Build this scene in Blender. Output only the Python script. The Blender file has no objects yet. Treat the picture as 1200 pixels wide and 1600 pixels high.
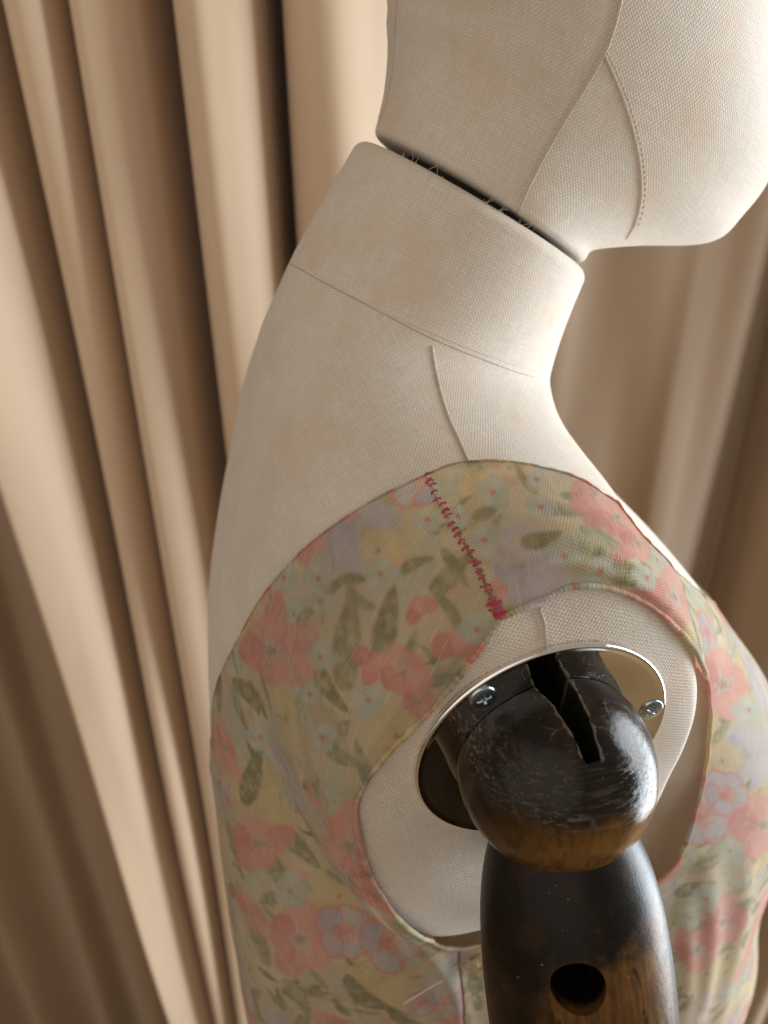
import bpy, math, random
import numpy as np
from mathutils import Vector, Matrix
from mathutils.bvhtree import BVHTree

random.seed(7)
rng = np.random.default_rng(11)
R = math.radians
scene = bpy.context.scene

# ------------------------------------------------------------------ camera
CAM = np.array([0.0, 0.0, 1.40])
PITCH = R(27.5)
FPX = 1200.0
cam_d = bpy.data.cameras.new('camera')
cam = bpy.data.objects.new('camera', cam_d)
scene.collection.objects.link(cam)
cam.location = CAM
cam.rotation_euler = (R(90) - PITCH, 0, 0)
cam_d.sensor_fit = 'VERTICAL'
cam_d.sensor_height = 36.0
cam_d.sensor_width = 27.0
cam_d.lens = 27.0
cam_d.clip_start = 0.01
cam_d.clip_end = 50
cam_d.dof.use_dof = True
cam_d.dof.focus_distance = 0.288
cam_d.dof.aperture_fstop = 8.0
scene.camera = cam
scene.render.resolution_x = 768
scene.render.resolution_y = 1024

# ------------------------------------------------------------------ light
world = bpy.data.worlds.new('World')
scene.world = world
world.use_nodes = True
bg = world.node_tree.nodes['Background']
bg.inputs[0].default_value = (1.0, 0.86, 0.72, 1)
bg.inputs[1].default_value = 0.29


def area(name, loc, target, sx, sy, power, col):
    d = bpy.data.lights.new(name, 'AREA')
    d.shape = 'RECTANGLE'
    d.size, d.size_y, d.energy, d.color = sx, sy, power, col
    o = bpy.data.objects.new(name, d)
    scene.collection.objects.link(o)
    o.location = loc
    o.rotation_euler = (Vector(target) - Vector(loc)).to_track_quat('-Z', 'Y').to_euler()
    return o


area('window_light', (1.55, 0.58, 1.05), (0, 0.38, 1.10), 0.8, 2.1, 61.0, (0.86, 0.94, 1.0))
area('room_light', (-1.0, -1.6, 2.3), (-.1, 0.5, 1.2), 3.6, 3.0, 22.0, (1.0, 0.90, 0.78))

scene.view_settings.view_transform = 'Standard'
scene.view_settings.look = 'None'
scene.view_settings.exposure = 0.22
scene.view_settings.gamma = 1.0
scene.cycles.max_bounces = 8

# ------------------------------------------------------------------ helpers
cP, sP = math.cos(PITCH), math.sin(PITCH)
RT = np.array([1.0, 0, 0]); UP = np.array([0, sP, cP]); FW = np.array([0, cP, -sP])


def ray(u, v):
    d = RT * (u - 600) / FPX - UP * (v - 800) / FPX + FW
    return d / np.linalg.norm(d)


def proj(p):
    q = np.asarray(p) - CAM
    d = q @ FW
    return np.stack([600 + FPX * (q @ RT) / d, 800 - FPX * (q @ UP) / d], -1)


def spline(t, V):
    V = np.asarray(V, float); n = len(V)
    t = np.clip(np.asarray(t, float), 0, n - 1 - 1e-9)
    i = t.astype(int); f = (t - i)[:, None]
    g = lambda k: V[np.clip(k, 0, n - 1)]
    p0, p1, p2, p3 = g(i - 1), g(i), g(i + 1), g(i + 2)
    return .5 * (2 * p1 + (p2 - p0) * f + (2 * p0 - 5 * p1 + 4 * p2 - p3) * f * f + (3 * p1 - p0 - 3 * p2 + p3) * f ** 3)


def smooth_line(pts, n):
    pts = np.asarray(pts, float)
    P = spline(np.linspace(0, len(pts) - 1, max(n * 4, 40)), pts)
    s = np.r_[0, np.cumsum(np.linalg.norm(np.diff(P, axis=0), axis=1))]
    q = np.linspace(0, s[-1], n)
    return np.stack([np.interp(q, s, P[:, k]) for k in range(P.shape[1])], 1)


def build_mesh(name, V, F, uv=None, mat=None, parent=None, smooth=True, loc=None):
    """V world (or local) coords, F list/array of faces, uv per vertex."""
    me = bpy.data.meshes.new(name)
    V = np.asarray(V, float)
    if isinstance(F, np.ndarray) and F.ndim == 2:
        me.vertices.add(len(V)); me.vertices.foreach_set('co', V.astype(np.float32).ravel())
        k = F.shape[1]
        me.loops.add(F.size); me.loops.foreach_set('vertex_index', F.astype(np.int32).ravel())
        me.polygons.add(len(F)); me.polygons.foreach_set('loop_start', np.arange(0, F.size, k, dtype=np.int32))
        me.update(calc_edges=True)
    else:
        me.from_pydata([tuple(v) for v in V], [], [tuple(int(q) for q in f) for f in F])
    if uv is not None:
        ul = me.uv_layers.new(name='UVMap')
        idx = np.empty(len(me.loops), np.int32); me.loops.foreach_get('vertex_index', idx)
        ul.data.foreach_set('uv', np.asarray(uv, np.float32)[idx].ravel())
    if smooth:
        me.polygons.foreach_set('use_smooth', np.ones(len(me.polygons), bool))
    me.validate()
    me.update()
    o = bpy.data.objects.new(name, me)
    scene.collection.objects.link(o)
    if mat: me.materials.append(mat)
    if parent:
        o.parent = parent
        o.matrix_parent_inverse = Matrix.Translation(-Vector(parent_world(parent)))
    return o


def parent_world(p):
    v = Vector(p.location)
    while p.parent:
        p = p.parent
    return v if v.length else Vector(p.location)


def thing(name, label, cat, loc):
    o = bpy.data.objects.new(name, None)
    scene.collection.objects.link(o)
    o.empty_display_size = 0.05
    o.location = loc
    o['label'] = label; o['category'] = cat
    return o


def grid_faces(n, m, wrap=False):
    i = np.arange(n - 1)[:, None]; j = np.arange(m if wrap else m - 1)[None]
    j2 = (j + 1) % m
    a = i * m + j; b = i * m + j2; c = (i + 1) * m + j2; d = (i + 1) * m + j
    return np.stack([a + 0 * b, b + 0 * a, c, d], -1).reshape(-1, 4)


def tube_geo(P, r, k=8, cap=True):
    P = np.asarray(P, float); n = len(P)
    rr = np.broadcast_to(np.asarray(r, float), (n,))
    T = np.gradient(P, axis=0); T /= np.linalg.norm(T, axis=1)[:, None] + 1e-12
    N = np.zeros_like(P)
    ref = np.array([0, 0, 1.0]) if abs(T[0, 2]) < .9 else np.array([1.0, 0, 0])
    nrm = np.cross(T[0], ref); nrm /= np.linalg.norm(nrm)
    for q in range(n):
        nrm = nrm - T[q] * (nrm @ T[q]); nrm /= np.linalg.norm(nrm) + 1e-12
        N[q] = nrm
    Bn = np.cross(T, N)
    a = np.linspace(0, 2 * np.pi, k, endpoint=False)
    V = P[:, None] + rr[:, None, None] * (np.cos(a)[None, :, None] * N[:, None] + np.sin(a)[None, :, None] * Bn[:, None])
    F = grid_faces(n, k, True).tolist()
    V = V.reshape(-1, 3)
    if cap:
        F.append(list(range(k))[::-1]); F.append([(n - 1) * k + q for q in range(k)])
    return V, F


def tube(name, P, r, mat, parent, k=8, uv=None):
    V, F = tube_geo(P, r, k)
    if uv is None:
        s = np.r_[0, np.cumsum(np.linalg.norm(np.diff(np.asarray(P, float), axis=0), axis=1))]
        uv = np.stack([np.repeat(s, k), np.tile(np.arange(k) * .0007, len(P))], 1)
    else:
        uv = np.repeat(np.asarray(uv), k, axis=0)
    return build_mesh(name, V, F, uv, mat, parent)


# ------------------------------------------------------------------ material helpers
def new_mat(name):
    m = bpy.data.materials.new(name); m.use_nodes = True
    nt = m.node_tree
    return m, nt, nt.nodes['Principled BSDF']


class NT:
    def __init__(s, nt): s.nt = nt
    def n(s, typ, **kw):
        x = s.nt.nodes.new(typ)
        for k, v in kw.items(): setattr(x, k, v)
        return x
    def link(s, a, b): s.nt.links.new(a, b)
    def set(s, sock, v):
        if isinstance(v, bpy.types.NodeSocket): s.link(v, sock)
        else: sock.default_value = v
    def math(s, op, a, b=None, c=None, clamp=False):
        x = s.n('ShaderNodeMath', operation=op); x.use_clamp = clamp
        s.set(x.inputs[0], a)
        if b is not None: s.set(x.inputs[1], b)
        if c is not None: s.set(x.inputs[2], c)
        return x.outputs[0]
    def mix(s, f, a, b, blend='MIX'):
        x = s.n('ShaderNodeMix', data_type='RGBA', blend_type=blend)
        s.set(x.inputs[0], f); s.set(x.inputs[6], a); s.set(x.inputs[7], b)
        return x.outputs[2]
    def noise(s, vec, scale, detail=3, rough=.5):
        x = s.n('ShaderNodeTexNoise'); s.link(vec, x.inputs['Vector'])
        x.inputs['Scale'].default_value = scale; x.inputs['Detail'].default_value = detail
        x.inputs['Roughness'].default_value = rough
        return x.outputs['Fac']
    def mapping(s, vec, scale=(1, 1, 1), loc=(0, 0, 0), rot=(0, 0, 0)):
        x = s.n('ShaderNodeMapping'); s.link(vec, x.inputs['Vector'])
        x.inputs['Scale'].default_value = scale; x.inputs['Location'].default_value = loc
        x.inputs['Rotation'].default_value = rot
        return x.outputs[0]
    def ramp(s, f, stops):
        x = s.n('ShaderNodeValToRGB'); s.link(f, x.inputs[0])
        e = x.color_ramp.elements
        while len(e) > 1: e.remove(e[-1])
        e[0].position = stops[0][0]; e[0].color = stops[0][1]
        for p, c in stops[1:]:
            q = e.new(p); q.color = c
        return x.outputs[0]
    def smooth(s, x, a, b):
        y = s.n('ShaderNodeMapRange', interpolation_type='SMOOTHSTEP')
        s.set(y.inputs[0], x); y.inputs[1].default_value = a; y.inputs[2].default_value = b
        return y.outputs[0]
    def bump(s, h, dist, strength=1.0, normal=None):
        x = s.n('ShaderNodeBump'); s.link(h, x.inputs['Height'])
        x.inputs['Distance'].default_value = dist; x.inputs['Strength'].default_value = strength
        if normal is not None: s.link(normal, x.inputs['Normal'])
        return x.outputs[0]


def g(v): return (v, v, v, 1)


def weave(N, pitch, wob=.6):
    """plain weave height 0..1 from a UV map measured in metres"""
    uv = N.n('ShaderNodeUVMap').outputs[0]
    nz = N.n('ShaderNodeTexNoise'); N.link(uv, nz.inputs['Vector']); nz.inputs['Scale'].default_value = 260.0
    nz.inputs['Detail'].default_value = 2.0
    off = N.n('ShaderNodeVectorMath', operation='MULTIPLY_ADD')
    N.link(nz.outputs['Color'], off.inputs[0]); off.inputs[1].default_value = (pitch * wob * 2,) * 3
    N.link(uv, off.inputs[2])
    sep = N.n('ShaderNodeSeparateXYZ'); N.link(off.outputs[0], sep.inputs[0])
    su = N.math('SINE', N.math('MULTIPLY', sep.outputs[0], math.pi / pitch))
    sv = N.math('SINE', N.math('MULTIPLY', sep.outputs[1], math.pi / pitch))
    h = N.math('MULTIPLY_ADD', N.math('MULTIPLY', su, sv), .5, .5)
    return uv, h, su, sv


def linen_material(name, base, pitch=.00098, bump=.00022):
    m, nt, B = new_mat(name); N = NT(nt)
    uv, h, su, sv = weave(N, pitch)
    slub_u = N.noise(N.mapping(uv, (90, 1600, 1)), 1.0, 2)
    slub_v = N.noise(N.mapping(uv, (1600, 90, 1), (3, 7, 0)), 1.0, 2)
    sl = N.math('ADD', slub_u, slub_v)                      # ~1
    blot = N.noise(uv, 28.0, 4, .6)
    speck = N.smooth(N.noise(uv, 900.0, 2), .70, .78)
    dark = tuple(c * .76 for c in base) + (1,)
    lite = tuple(min(1, c * 1.14) for c in base) + (1,)
    c = N.mix(h, dark, lite)
    c = N.mix(N.smooth(sl, .80, 1.22), N.mix(.62, c, dark), c)
    c = N.mix(N.math('MULTIPLY', N.smooth(blot, .42, .72), .55), c, (base[0] * .86, base[1] * .72, base[2] * .60, 1))
    c = N.mix(N.math('MULTIPLY', speck, .30), c, (.9, .88, .82, 1))
    N.link(c, B.inputs['Base Color'])
    B.inputs['Roughness'].default_value = .9
    B.inputs['Specular IOR Level'].default_value = .12
    B.inputs['Sheen Weight'].default_value = .25
    B.inputs['Sheen Roughness'].default_value = .5
    hh = N.math('ADD', h, N.math('MULTIPLY', sl, .6))
    N.link(N.bump(hh, bump, .9), B.inputs['Normal'])
    return m


def cloth_material(name, base, scale_noise=6.0):
    m, nt, B = new_mat(name); N = NT(nt)
    co = N.n('ShaderNodeTexCoord').outputs['Object']
    n1 = N.noise(N.mapping(co, (3, 3, 1)), scale_noise, 3)
    n2 = N.noise(N.mapping(co, (900, 900, 900)), 1.0, 2)
    c = N.mix(n1, tuple(q * .9 for q in base) + (1,), tuple(min(1, q * 1.1) for q in base) + (1,))
    c = N.mix(N.math('MULTIPLY', n2, .2), c, tuple(q * .7 for q in base) + (1,))
    N.link(c, B.inputs['Base Color'])
    B.inputs['Roughness'].default_value = .55
    B.inputs['Specular IOR Level'].default_value = .3
    B.inputs['Sheen Weight'].default_value = .2
    N.link(N.bump(n2, .0004, .4), B.inputs['Normal'])
    return m


LINEN = linen_material('linen', (.67, .60, .515))
LINEN_FINE = linen_material('linen_fine', (.67, .60, .515), .00084, .00011)
CORD = linen_material('linen_cord', (.60, .52, .42), .0006, .0002)
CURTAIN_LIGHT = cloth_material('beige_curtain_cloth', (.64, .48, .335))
CURTAIN_SHADED = cloth_material('shaded_brown_cloth', (.33, .225, .14))  # brown cloth whose dark colour also stands in for shade on these curtains


def plain(name, col, rough=.5, metal=0., spec=.5):
    m, nt, B = new_mat(name); N = NT(nt)
    co = N.n('ShaderNodeTexCoord').outputs['Object']
    n1 = N.noise(co, 400.0, 3)
    c = N.mix(n1, tuple(q * .8 for q in col) + (1,), tuple(min(1, q * 1.2) for q in col) + (1,))
    N.link(c, B.inputs['Base Color'])
    B.inputs['Roughness'].default_value = rough; B.inputs['Metallic'].default_value = metal
    B.inputs['Specular IOR Level'].default_value = spec
    return m


def chrome_material():
    m, nt, B = new_mat('chrome'); N = NT(nt)
    co = N.n('ShaderNodeTexCoord').outputs['Object']
    n1 = N.noise(co, 60.0, 4)
    n2 = N.noise(N.mapping(co, (900, 120, 120)), 1.0, 3)
    B.inputs['Base Color'].default_value = (.86, .85, .84, 1)
    B.inputs['Metallic'].default_value = 1
    r = N.math('MULTIPLY_ADD', N.smooth(n1, .45, .75), .06, .035)
    N.link(r, B.inputs['Roughness'])
    N.link(N.bump(n2, .00002, .15), B.inputs['Normal'])
    return m


CHROME = chrome_material()
SCREW = plain('zinc_screw', (.42, .52, .58), .26, 1.0)
THREAD = plain('pink_thread', (.50, .05, .115), .6, 0, .3)
THREAD_PALE = plain('mauve_thread', (.80, .60, .70), .6, 0, .3)
GAP_SHADE_CORE = plain('gap_shade_core', (.05, .04, .03), .9)


def wood_material(name, kind):
    """kind 'ball': object coords X along plate, Y up, Z out; kind 'arm': Z along the arm"""
    m, nt, B = new_mat(name); N = NT(nt)
    co = N.n('ShaderNodeTexCoord').outputs['Object']
    sep = N.n('ShaderNodeSeparateXYZ'); N.link(co, sep.inputs[0])
    X, Y, Z = sep.outputs
    n_big = N.noise(co, 45.0, 5, .6)
    n_mid = N.noise(co, 160.0, 6, .65)
    n_fine = N.noise(co, 900.0, 4, .6)
    black = N.mix(n_mid, (.003, .0025, .002, 1), (.013, .008, .005, 1))
    black = N.mix(N.math('MULTIPLY', N.smooth(n_big, .5, .68), .5), black, (.040, .018, .006, 1))
    gold = N.mix(n_mid, (.080, .033, .008, 1), (.22, .108, .028, 1))
    if kind == 'ball':
        grain = N.noise(N.mapping(co, (500, 120, 120)), 1.0, 4)
        gold = N.mix(N.math('MULTIPLY', N.smooth(grain, .4, .7), .6), gold, (.06, .028, .008, 1))
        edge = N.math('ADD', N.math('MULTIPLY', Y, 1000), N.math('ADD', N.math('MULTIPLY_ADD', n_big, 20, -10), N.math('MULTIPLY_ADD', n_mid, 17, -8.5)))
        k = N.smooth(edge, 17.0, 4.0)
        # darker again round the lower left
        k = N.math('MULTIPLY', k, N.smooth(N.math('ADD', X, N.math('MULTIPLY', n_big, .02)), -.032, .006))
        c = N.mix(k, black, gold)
        scr = N.noise(N.mapping(co, (60, 900, 500), rot=(.1, .0, .12)), 1.0, 6, .72)
        band = N.math('MULTIPLY', N.smooth(Y, .006, .014), N.smooth(Y, .032, .018))
        band2 = N.math('MULTIPLY_ADD', N.smooth(n_big, .45, .65), .8, .25)
        s = N.math('MULTIPLY', N.math('MULTIPLY', N.smooth(scr, .50, .62), band), band2)
        hair = N.n('ShaderNodeTexVoronoi', feature='DISTANCE_TO_EDGE')
        N.link(N.mapping(co, (70, 260, 200), rot=(0, .2, .35)), hair.inputs['Vector']); hair.inputs['Scale'].default_value = 1.0
        cr = N.math('MULTIPLY', N.smooth(hair.outputs['Distance'], .035, .0), N.smooth(n_mid, .48, .60))
        cr = N.math('MULTIPLY', cr, N.math('MULTIPLY', N.smooth(Y, .004, .016), .45))
        worn = N.math('MAXIMUM', s, N.math('MULTIPLY', cr, .9))
        # chipped pale edge beside the slot
        hw = N.math('MULTIPLY_ADD', Z, -.12, .0064)
        cx = N.math('MULTIPLY_ADD', Z, .04, -.0024)
        d = N.math('SUBTRACT', N.math('ABSOLUTE', N.math('SUBTRACT', X, cx)), hw)
        lim = N.math('MULTIPLY_ADD', n_mid, .0058, -.0024)
        chip = N.math('MULTIPLY', N.math('LESS_THAN', d, lim), N.math('GREATER_THAN', Y, .012))
        chip = N.math('MULTIPLY', chip, N.math('GREATER_THAN', d, -.0003))
        chip = N.math('MULTIPLY', chip, N.smooth(Z, .0312, .0300))
        pale = N.mix(n_fine, (.04, .032, .022, 1), (.13, .105, .075, 1))
        c = N.mix(N.math('MULTIPLY', worn, .65), c, (.22, .18, .125, 1))
        c = N.mix(chip, c, pale)
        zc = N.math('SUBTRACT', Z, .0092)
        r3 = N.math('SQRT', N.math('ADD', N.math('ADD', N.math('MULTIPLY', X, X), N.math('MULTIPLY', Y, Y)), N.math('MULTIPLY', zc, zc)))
        slot_shade = N.math('MULTIPLY', N.smooth(r3, .0351, .0346), N.math('GREATER_THAN', Z, .0006))
        c = N.mix(slot_shade, c, (.006, .005, .004, 1))  # slot interior blackened in the colour, standing for the shade inside it
        rough = N.math('ADD', N.math('MULTIPLY_ADD', n_mid, .20, .10), N.math('MULTIPLY', N.math('MAXIMUM', worn, chip), .35))
        h = N.math('SUBTRACT', N.math('MULTIPLY', n_mid, .5), N.math('MULTIPLY', N.math('MAXIMUM', chip, N.math('MULTIPLY', worn, .12)), 1.2))
        N.link(N.bump(h, .0007, .8), B.inputs['Normal'])
    else:
        grain = N.noise(N.mapping(co, (420, 420, 70)), 1.0, 5)
        gold = N.mix(N.smooth(grain, .30, .70), (.075, .034, .010, 1), gold)
        # worn to bare brown round and to the right of the hole
        w = N.math('ADD', N.smooth(Z, -.040, -.072), N.math('ADD', N.math('MULTIPLY_ADD', n_big, 1.3, -.35), N.math('MULTIPLY_ADD', n_mid, 1.0, -.52)))
        side = N.math('MULTIPLY', N.smooth(X, -.034, .004), N.smooth(X, .0325, .027))
        k = N.math('MULTIPLY', N.smooth(N.math('MULTIPLY', w, side), .25, .95), .9)
        rad = N.math('SQRT', N.math('ADD', N.math('MULTIPLY', X, X), N.math('MULTIPLY', Y, Y)))
        k = N.math('MULTIPLY', k, N.smooth(rad, .029, .0325))
        c = N.mix(k, black, gold)
        c = N.mix(N.math('MULTIPLY', N.smooth(N.noise(N.mapping(co, (160, 160, 50), (1, 2, 3)), 1.0, 3), .58, .66), k), c, (.012, .008, .005, 1))
        sp = N.smooth(N.noise(co, 520.0, 2), .73, .78)
        c = N.mix(N.math('MULTIPLY', sp, .35), c, (.4, .34, .26, 1))
        rough = N.math('MULTIPLY_ADD', n_mid, .24, .24)
        h = N.math('ADD', N.math('MULTIPLY', n_mid, .6), N.math('MULTIPLY', n_fine, .25))
        N.link(N.bump(h, .0004, .6), B.inputs['Normal'])
    N.link(c, B.inputs['Base Color'])
    N.link(rough, B.inputs['Roughness'])
    B.inputs['Specular IOR Level'].default_value = .24 if kind == 'ball' else .17
    B.inputs['Coat Weight'].default_value = .0
    B.inputs['Coat Roughness'].default_value = .22
    return m


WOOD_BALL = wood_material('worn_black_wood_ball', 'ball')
WOOD_ARM = wood_material('worn_black_wood_arm', 'arm')

# ------------------------------------------------------------------ setting: floor, wall
def floor_material():
    m, nt, B = new_mat('floor_wood'); N = NT(nt)
    co = N.n('ShaderNodeTexCoord').outputs['Object']
    n = N.noise(N.mapping(co, (3, 30, 1)), 1.5, 5)
    N.link(N.mix(n, (.20, .125, .055, 1), (.30, .19, .09, 1)), B.inputs['Base Color'])
    B.inputs['Roughness'].default_value = .6
    return m


o = build_mesh('floor', [(-3, -3, -.3), (3, -3, -.3), (3, 1.1, -.3), (-3, 1.1, -.3)], [(0, 1, 2, 3)], None, floor_material(), None, False)
o['kind'] = 'structure'
o = build_mesh('wall', [(-3, 1.0, -.3), (3, 1.0, -.3), (3, 1.0, 3), (-3, 1.0, 3)], [(3, 2, 1, 0)], None, plain('wall_paint', (.32, .27, .22), .9), None, False)
o['kind'] = 'structure'


# ------------------------------------------------------------------ curtains
def curtain(name, label, prof, y0, z0, z1, mat, xs, hem=False):
    """prof: (x, depth) fold profile read from left to right; xs(x, z) shifts a fold sideways with height"""
    root = thing(name, label, 'curtain', (float(np.mean([p[0] for p in prof])), y0, z0))
    root['group'] = 'curtains hanging behind the mannequin'
    P = smooth_line(prof, 520)
    zz = np.linspace(z0, z1, 90)
    x = P[None, :, 0] + 0 * zz[:, None]
    d = P[None, :, 1] + 0 * zz[:, None]
    x2 = x + xs(x, zz[:, None])
    ph = 1 + .10 * np.sin(zz[:, None] * 3.1 + x * 22) + .05 * np.sin(zz[:, None] * 7.3 - x * 31)
    d2 = y0 + d * ph + .004 * np.sin(zz[:, None] * 5 + x * 60)
    V = np.stack([x2, d2, zz[:, None] + 0 * x], -1)
    s = np.r_[0, np.cumsum(np.linalg.norm(np.diff(P, axis=0), axis=1))]
    uv = np.stack([s[None] + 0 * x, zz[:, None] + 0 * x], -1).reshape(-1, 2)
    c = build_mesh('cloth', V.reshape(-1, 3), grid_faces(90, len(P)), uv, mat, root)
    md = c.modifiers.new('thickness', 'SOLIDIFY'); md.thickness = .0015; md.offset = 1
    if hem:
        # turned-in side hem: a doubled strip along the leading edge
        k = 26
        Vh = V[:, :k].copy(); Vh[..., 1] -= .0022; Vh[:, 0, 1] += .002; Vh[:, k - 1, 1] += .0018
        h = build_mesh('side_hem', Vh.reshape(-1, 3), grid_faces(90, k), uv.reshape(90, -1, 2)[:, :k].reshape(-1, 2), mat, root)
    return root


FRONT = [(-.359, -.066), (-.356, -.064), (-.348, -.060), (-.337, -.053), (-.325, -.044), (-.314, -.032), (-.306, -.018), (-.3015, .012), (-.2985, .090), (-.2930, .125), (-.288, .090), (-.285, .020),
         (-.281, -.018), (-.272, -.034), (-.260, -.034), (-.2515, -.022), (-.2470, .004), (-.2445, .040), (-.2415, .040), (-.237, -.008), (-.228, -.036), (-.215, -.038), (-.202, -.033),
         (-.192, -.022), (-.1845, -.002), (-.1795, .060), (-.1735, .110), (-.1675, .095), (-.161, .020), (-.154, -.020), (-.140, -.038), (-.120, -.038), (-.105, -.034), (-.0955, -.024), (-.0920, .010), (-.0895, .080),
         (-.0855, .125), (-.0810, .080), (-.075, .000), (-.060, -.030), (-.035, -.040), (-.010, -.034), (.010, -.020), (.025, .020), (.036, .055), (.045, .010), (.060, -.015), (.075, 0)]
curtain('curtain', 'light beige pleated curtain whose hemmed left edge hangs free behind the mannequin back', FRONT, .715, -.28, 2.1, CURTAIN_LIGHT,
        lambda x, z: (1.085 - z) * .052 * np.clip((-.25 - x) / .14, 0, 1) + (1.2 - z) * .010, hem=True)
LEFT = [(-1.00, 0), (-.93, -.03), (-.87, .03), (-.80, -.03), (-.72, .035), (-.65, -.02), (-.585, .03), (-.53, -.02), (-.495, .012), (-.46, -.018), (-.42, -.024),
        (-.385, .02), (-.33, .03), (-.27, -.01), (-.2, .02), (-.12, 0)]
curtain('curtain', 'brown curtain in shade at the lower left, behind the free edge of the beige curtain', LEFT, .835, -.28, 2.1, CURTAIN_SHADED,
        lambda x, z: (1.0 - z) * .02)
RIGHT = [(-.06, 0.0110), (.02, -0.0055), (.09, -0.0066), (.13, 0.0022), (.17, -0.0044), (.205, 0.0022), (.245, -0.0017), (.29, 0.0022), (.315, -0.0040), (.340, -0.0055), (.372, 0.0010), (.405, 0.0340),
         (.428, 0.0600), (.438, 0.0350), (.456, -0.0140), (.51, -0.0320), (.60, 0.0200), (.66, -0.0300), (.73, 0.0300), (.80, -0.0300), (.88, 0.0200), (.95, -0.0200)]
curtain('curtain', 'shade-toned brown curtain with broad soft folds hanging at right, behind the mannequin throat and chest', RIGHT, .80, -.28, 2.1, CURTAIN_SHADED,
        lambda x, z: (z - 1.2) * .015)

# ------------------------------------------------------------------ mannequin geometry
YAW = R(12.0)
O3 = np.array([0., .385, 0.])
EX = np.array([math.cos(YAW), math.sin(YAW), 0]); EY = np.array([-math.sin(YAW), math.cos(YAW), 0])


def to_world(x, y, z):
    return O3 + x[..., None] * EX + y[..., None] * EY + z[..., None] * np.array([0, 0, 1.])


# rings: z, tilt (deg), centre x, back radius, front radius, half width, exponent
BODY = np.array([[.62, 0, .06, .15, .21, .135, 2.6], [.75, 0, .06, .168, .251, .132, 2.6], [.87, 0, .06, .1717, .2291, .13, 2.7],
                 [.98, 0, .06, .1717, .2164, .136, 2.8], [1.07, 0, .06, .1695, .1834, .142, 2.8], [1.14, 0, .05, .1537, .1413, .148, 2.8],
                 [1.1898, 0, .045, .1387, .1032, .155, 2.7], [1.2283, 0, .04, .1236, .0690, .166, 2.45], [1.2499, 3, .035, .1115, .0591, .172, 2.25],
                 [1.2639, 7, .03, .1012, .0567, .16, 2.1], [1.2768, 11, .026, .0920, .0562, .132, 2.], [1.2884, 15, .022, .0832, .0600, .105, 2.],
                 [1.2993, 19, .02, .0752, .0660, .084, 2.], [1.3103, 24, .019, .0692, .0717, .07, 2.], [1.3335, 27, .032, .0668, .0651, .0645, 2.],
                 [1.3572, 29.5, .044, .0633, .0624, .061, 2.]])
HEAD = np.array([[1.3648, 30.4, .0475, .0578, .0580, .059, 2], [1.3695, 30.0, .0503, .0592, .0600, .0602, 2], [1.379, 28.5, .056, .0621, .0809, .061, 2],
                 [1.393, 27, .063, .0673, .1158, .063, 2], [1.405, 25, .066, .0699, .1265, .066, 2], [1.423, 21, .068, .0713, .1328, .07, 2],
                 [1.45, 16, .066, .0861, .1174, .074, 2], [1.485, 10, .06, .0955, .1069, .077, 2], [1.52, 6, .055, .0961, .1029, .078, 2],
                 [1.56, 2, .05, .094, .099, .076, 2], [1.60, 0, .047, .080, .085, .066, 2], [1.625, 0, .045, .055, .06, .045, 2], [1.637, 0, .045, .012, .012, .01, 2]])


_tf = np.linspace(0, 15, 1501)
_bf = spline(_tf, BODY)
_g = np.exp(-.5 * (np.arange(-150, 151) / 42.) ** 2); _g /= _g.sum()
_bp = np.pad(_bf, ((150, 150), (0, 0)), mode='reflect', reflect_type='odd')
_bs = np.stack([np.convolve(_bp[:, k], _g, 'valid') for k in range(7)], 1)
_m = np.clip((_tf - 10.2) / 1.0, 0, 1)[:, None]
BODY_S = _bf * (1 - _m) + _bs * _m                       # rings of the neck root eased into one soft curve


def rings(RG, t):
    if RG is BODY: return np.stack([np.interp(t, _tf, BODY_S[:, k]) for k in range(7)], 1)
    return spline(t, RG)


def loft(RG, t, th):
    r = rings(RG, t)
    z, tl, xm, ab, af, w, e = [r[:, k][:, None] for k in range(7)]
    tl = np.radians(tl); C = np.cos(th)[None]; S = np.sin(th)[None]
    px = np.where(C > 0, af, ab) * np.sign(C) * np.abs(C) ** (2 / e)
    py = w * np.sign(S) * np.abs(S) ** (2 / e)
    return xm + px * np.cos(tl), py + 0 * px, z - px * np.sin(tl)


# shoulder plate frame: C centre, A across, B up, NN outwards
PC = np.array([.0597, .214, 1.19])
_y, _t = .2647, -.1132
NN = np.array([math.sin(_y) * math.cos(_t), -math.cos(_y) * math.cos(_t), math.sin(_t)])
PA = np.array([math.cos(_y), math.sin(_y), 0]); PB = np.cross(NN, PA); PB *= np.sign(PB[2])
EGG = np.array([(0, 78), (14, 74), (24, 67.5), (40, 53.5), (53.6, 37.4), (64, 20.1), (69.8, 4), (72.6, -23), (71, -49), (65, -82), (54, -110), (36, -136), (11, -150),
                (-14, -152), (-33, -142), (-48, -121), (-63, -91), (-72, -55), (-75, -24), (-72, 4), (-62, 30), (-44, 53), (-24, 70), (-12, 76)]) / 1000
_c = np.array([0, -.027])
_ang = np.arctan2(EGG[:, 1] - _c[1], EGG[:, 0] - _c[0]); _rad = np.hypot(EGG[:, 0], EGG[:, 1] - _c[1])
_o = np.argsort(_ang); _ang = _ang[_o]; _rad = _rad[_o]
_aa = np.r_[_ang - 2 * np.pi, _ang, _ang + 2 * np.pi]; _rr = np.tile(_rad, 3)
_fa = np.linspace(-np.pi, np.pi, 721); _fr = np.interp(_fa, _aa, _rr)
_k = np.exp(-.5 * (np.arange(-30, 31) / 9) ** 2); _k /= _k.sum()
_fr = np.convolve(np.r_[_fr[-31:-1], _fr, _fr[1:31]], _k, 'valid')


def egg_r(a, b):
    """relative radius (1 on the outline) in plate coordinates"""
    return np.hypot(a, b + .027) / np.interp(np.arctan2(b + .027, a), _fa, _fr)


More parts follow.
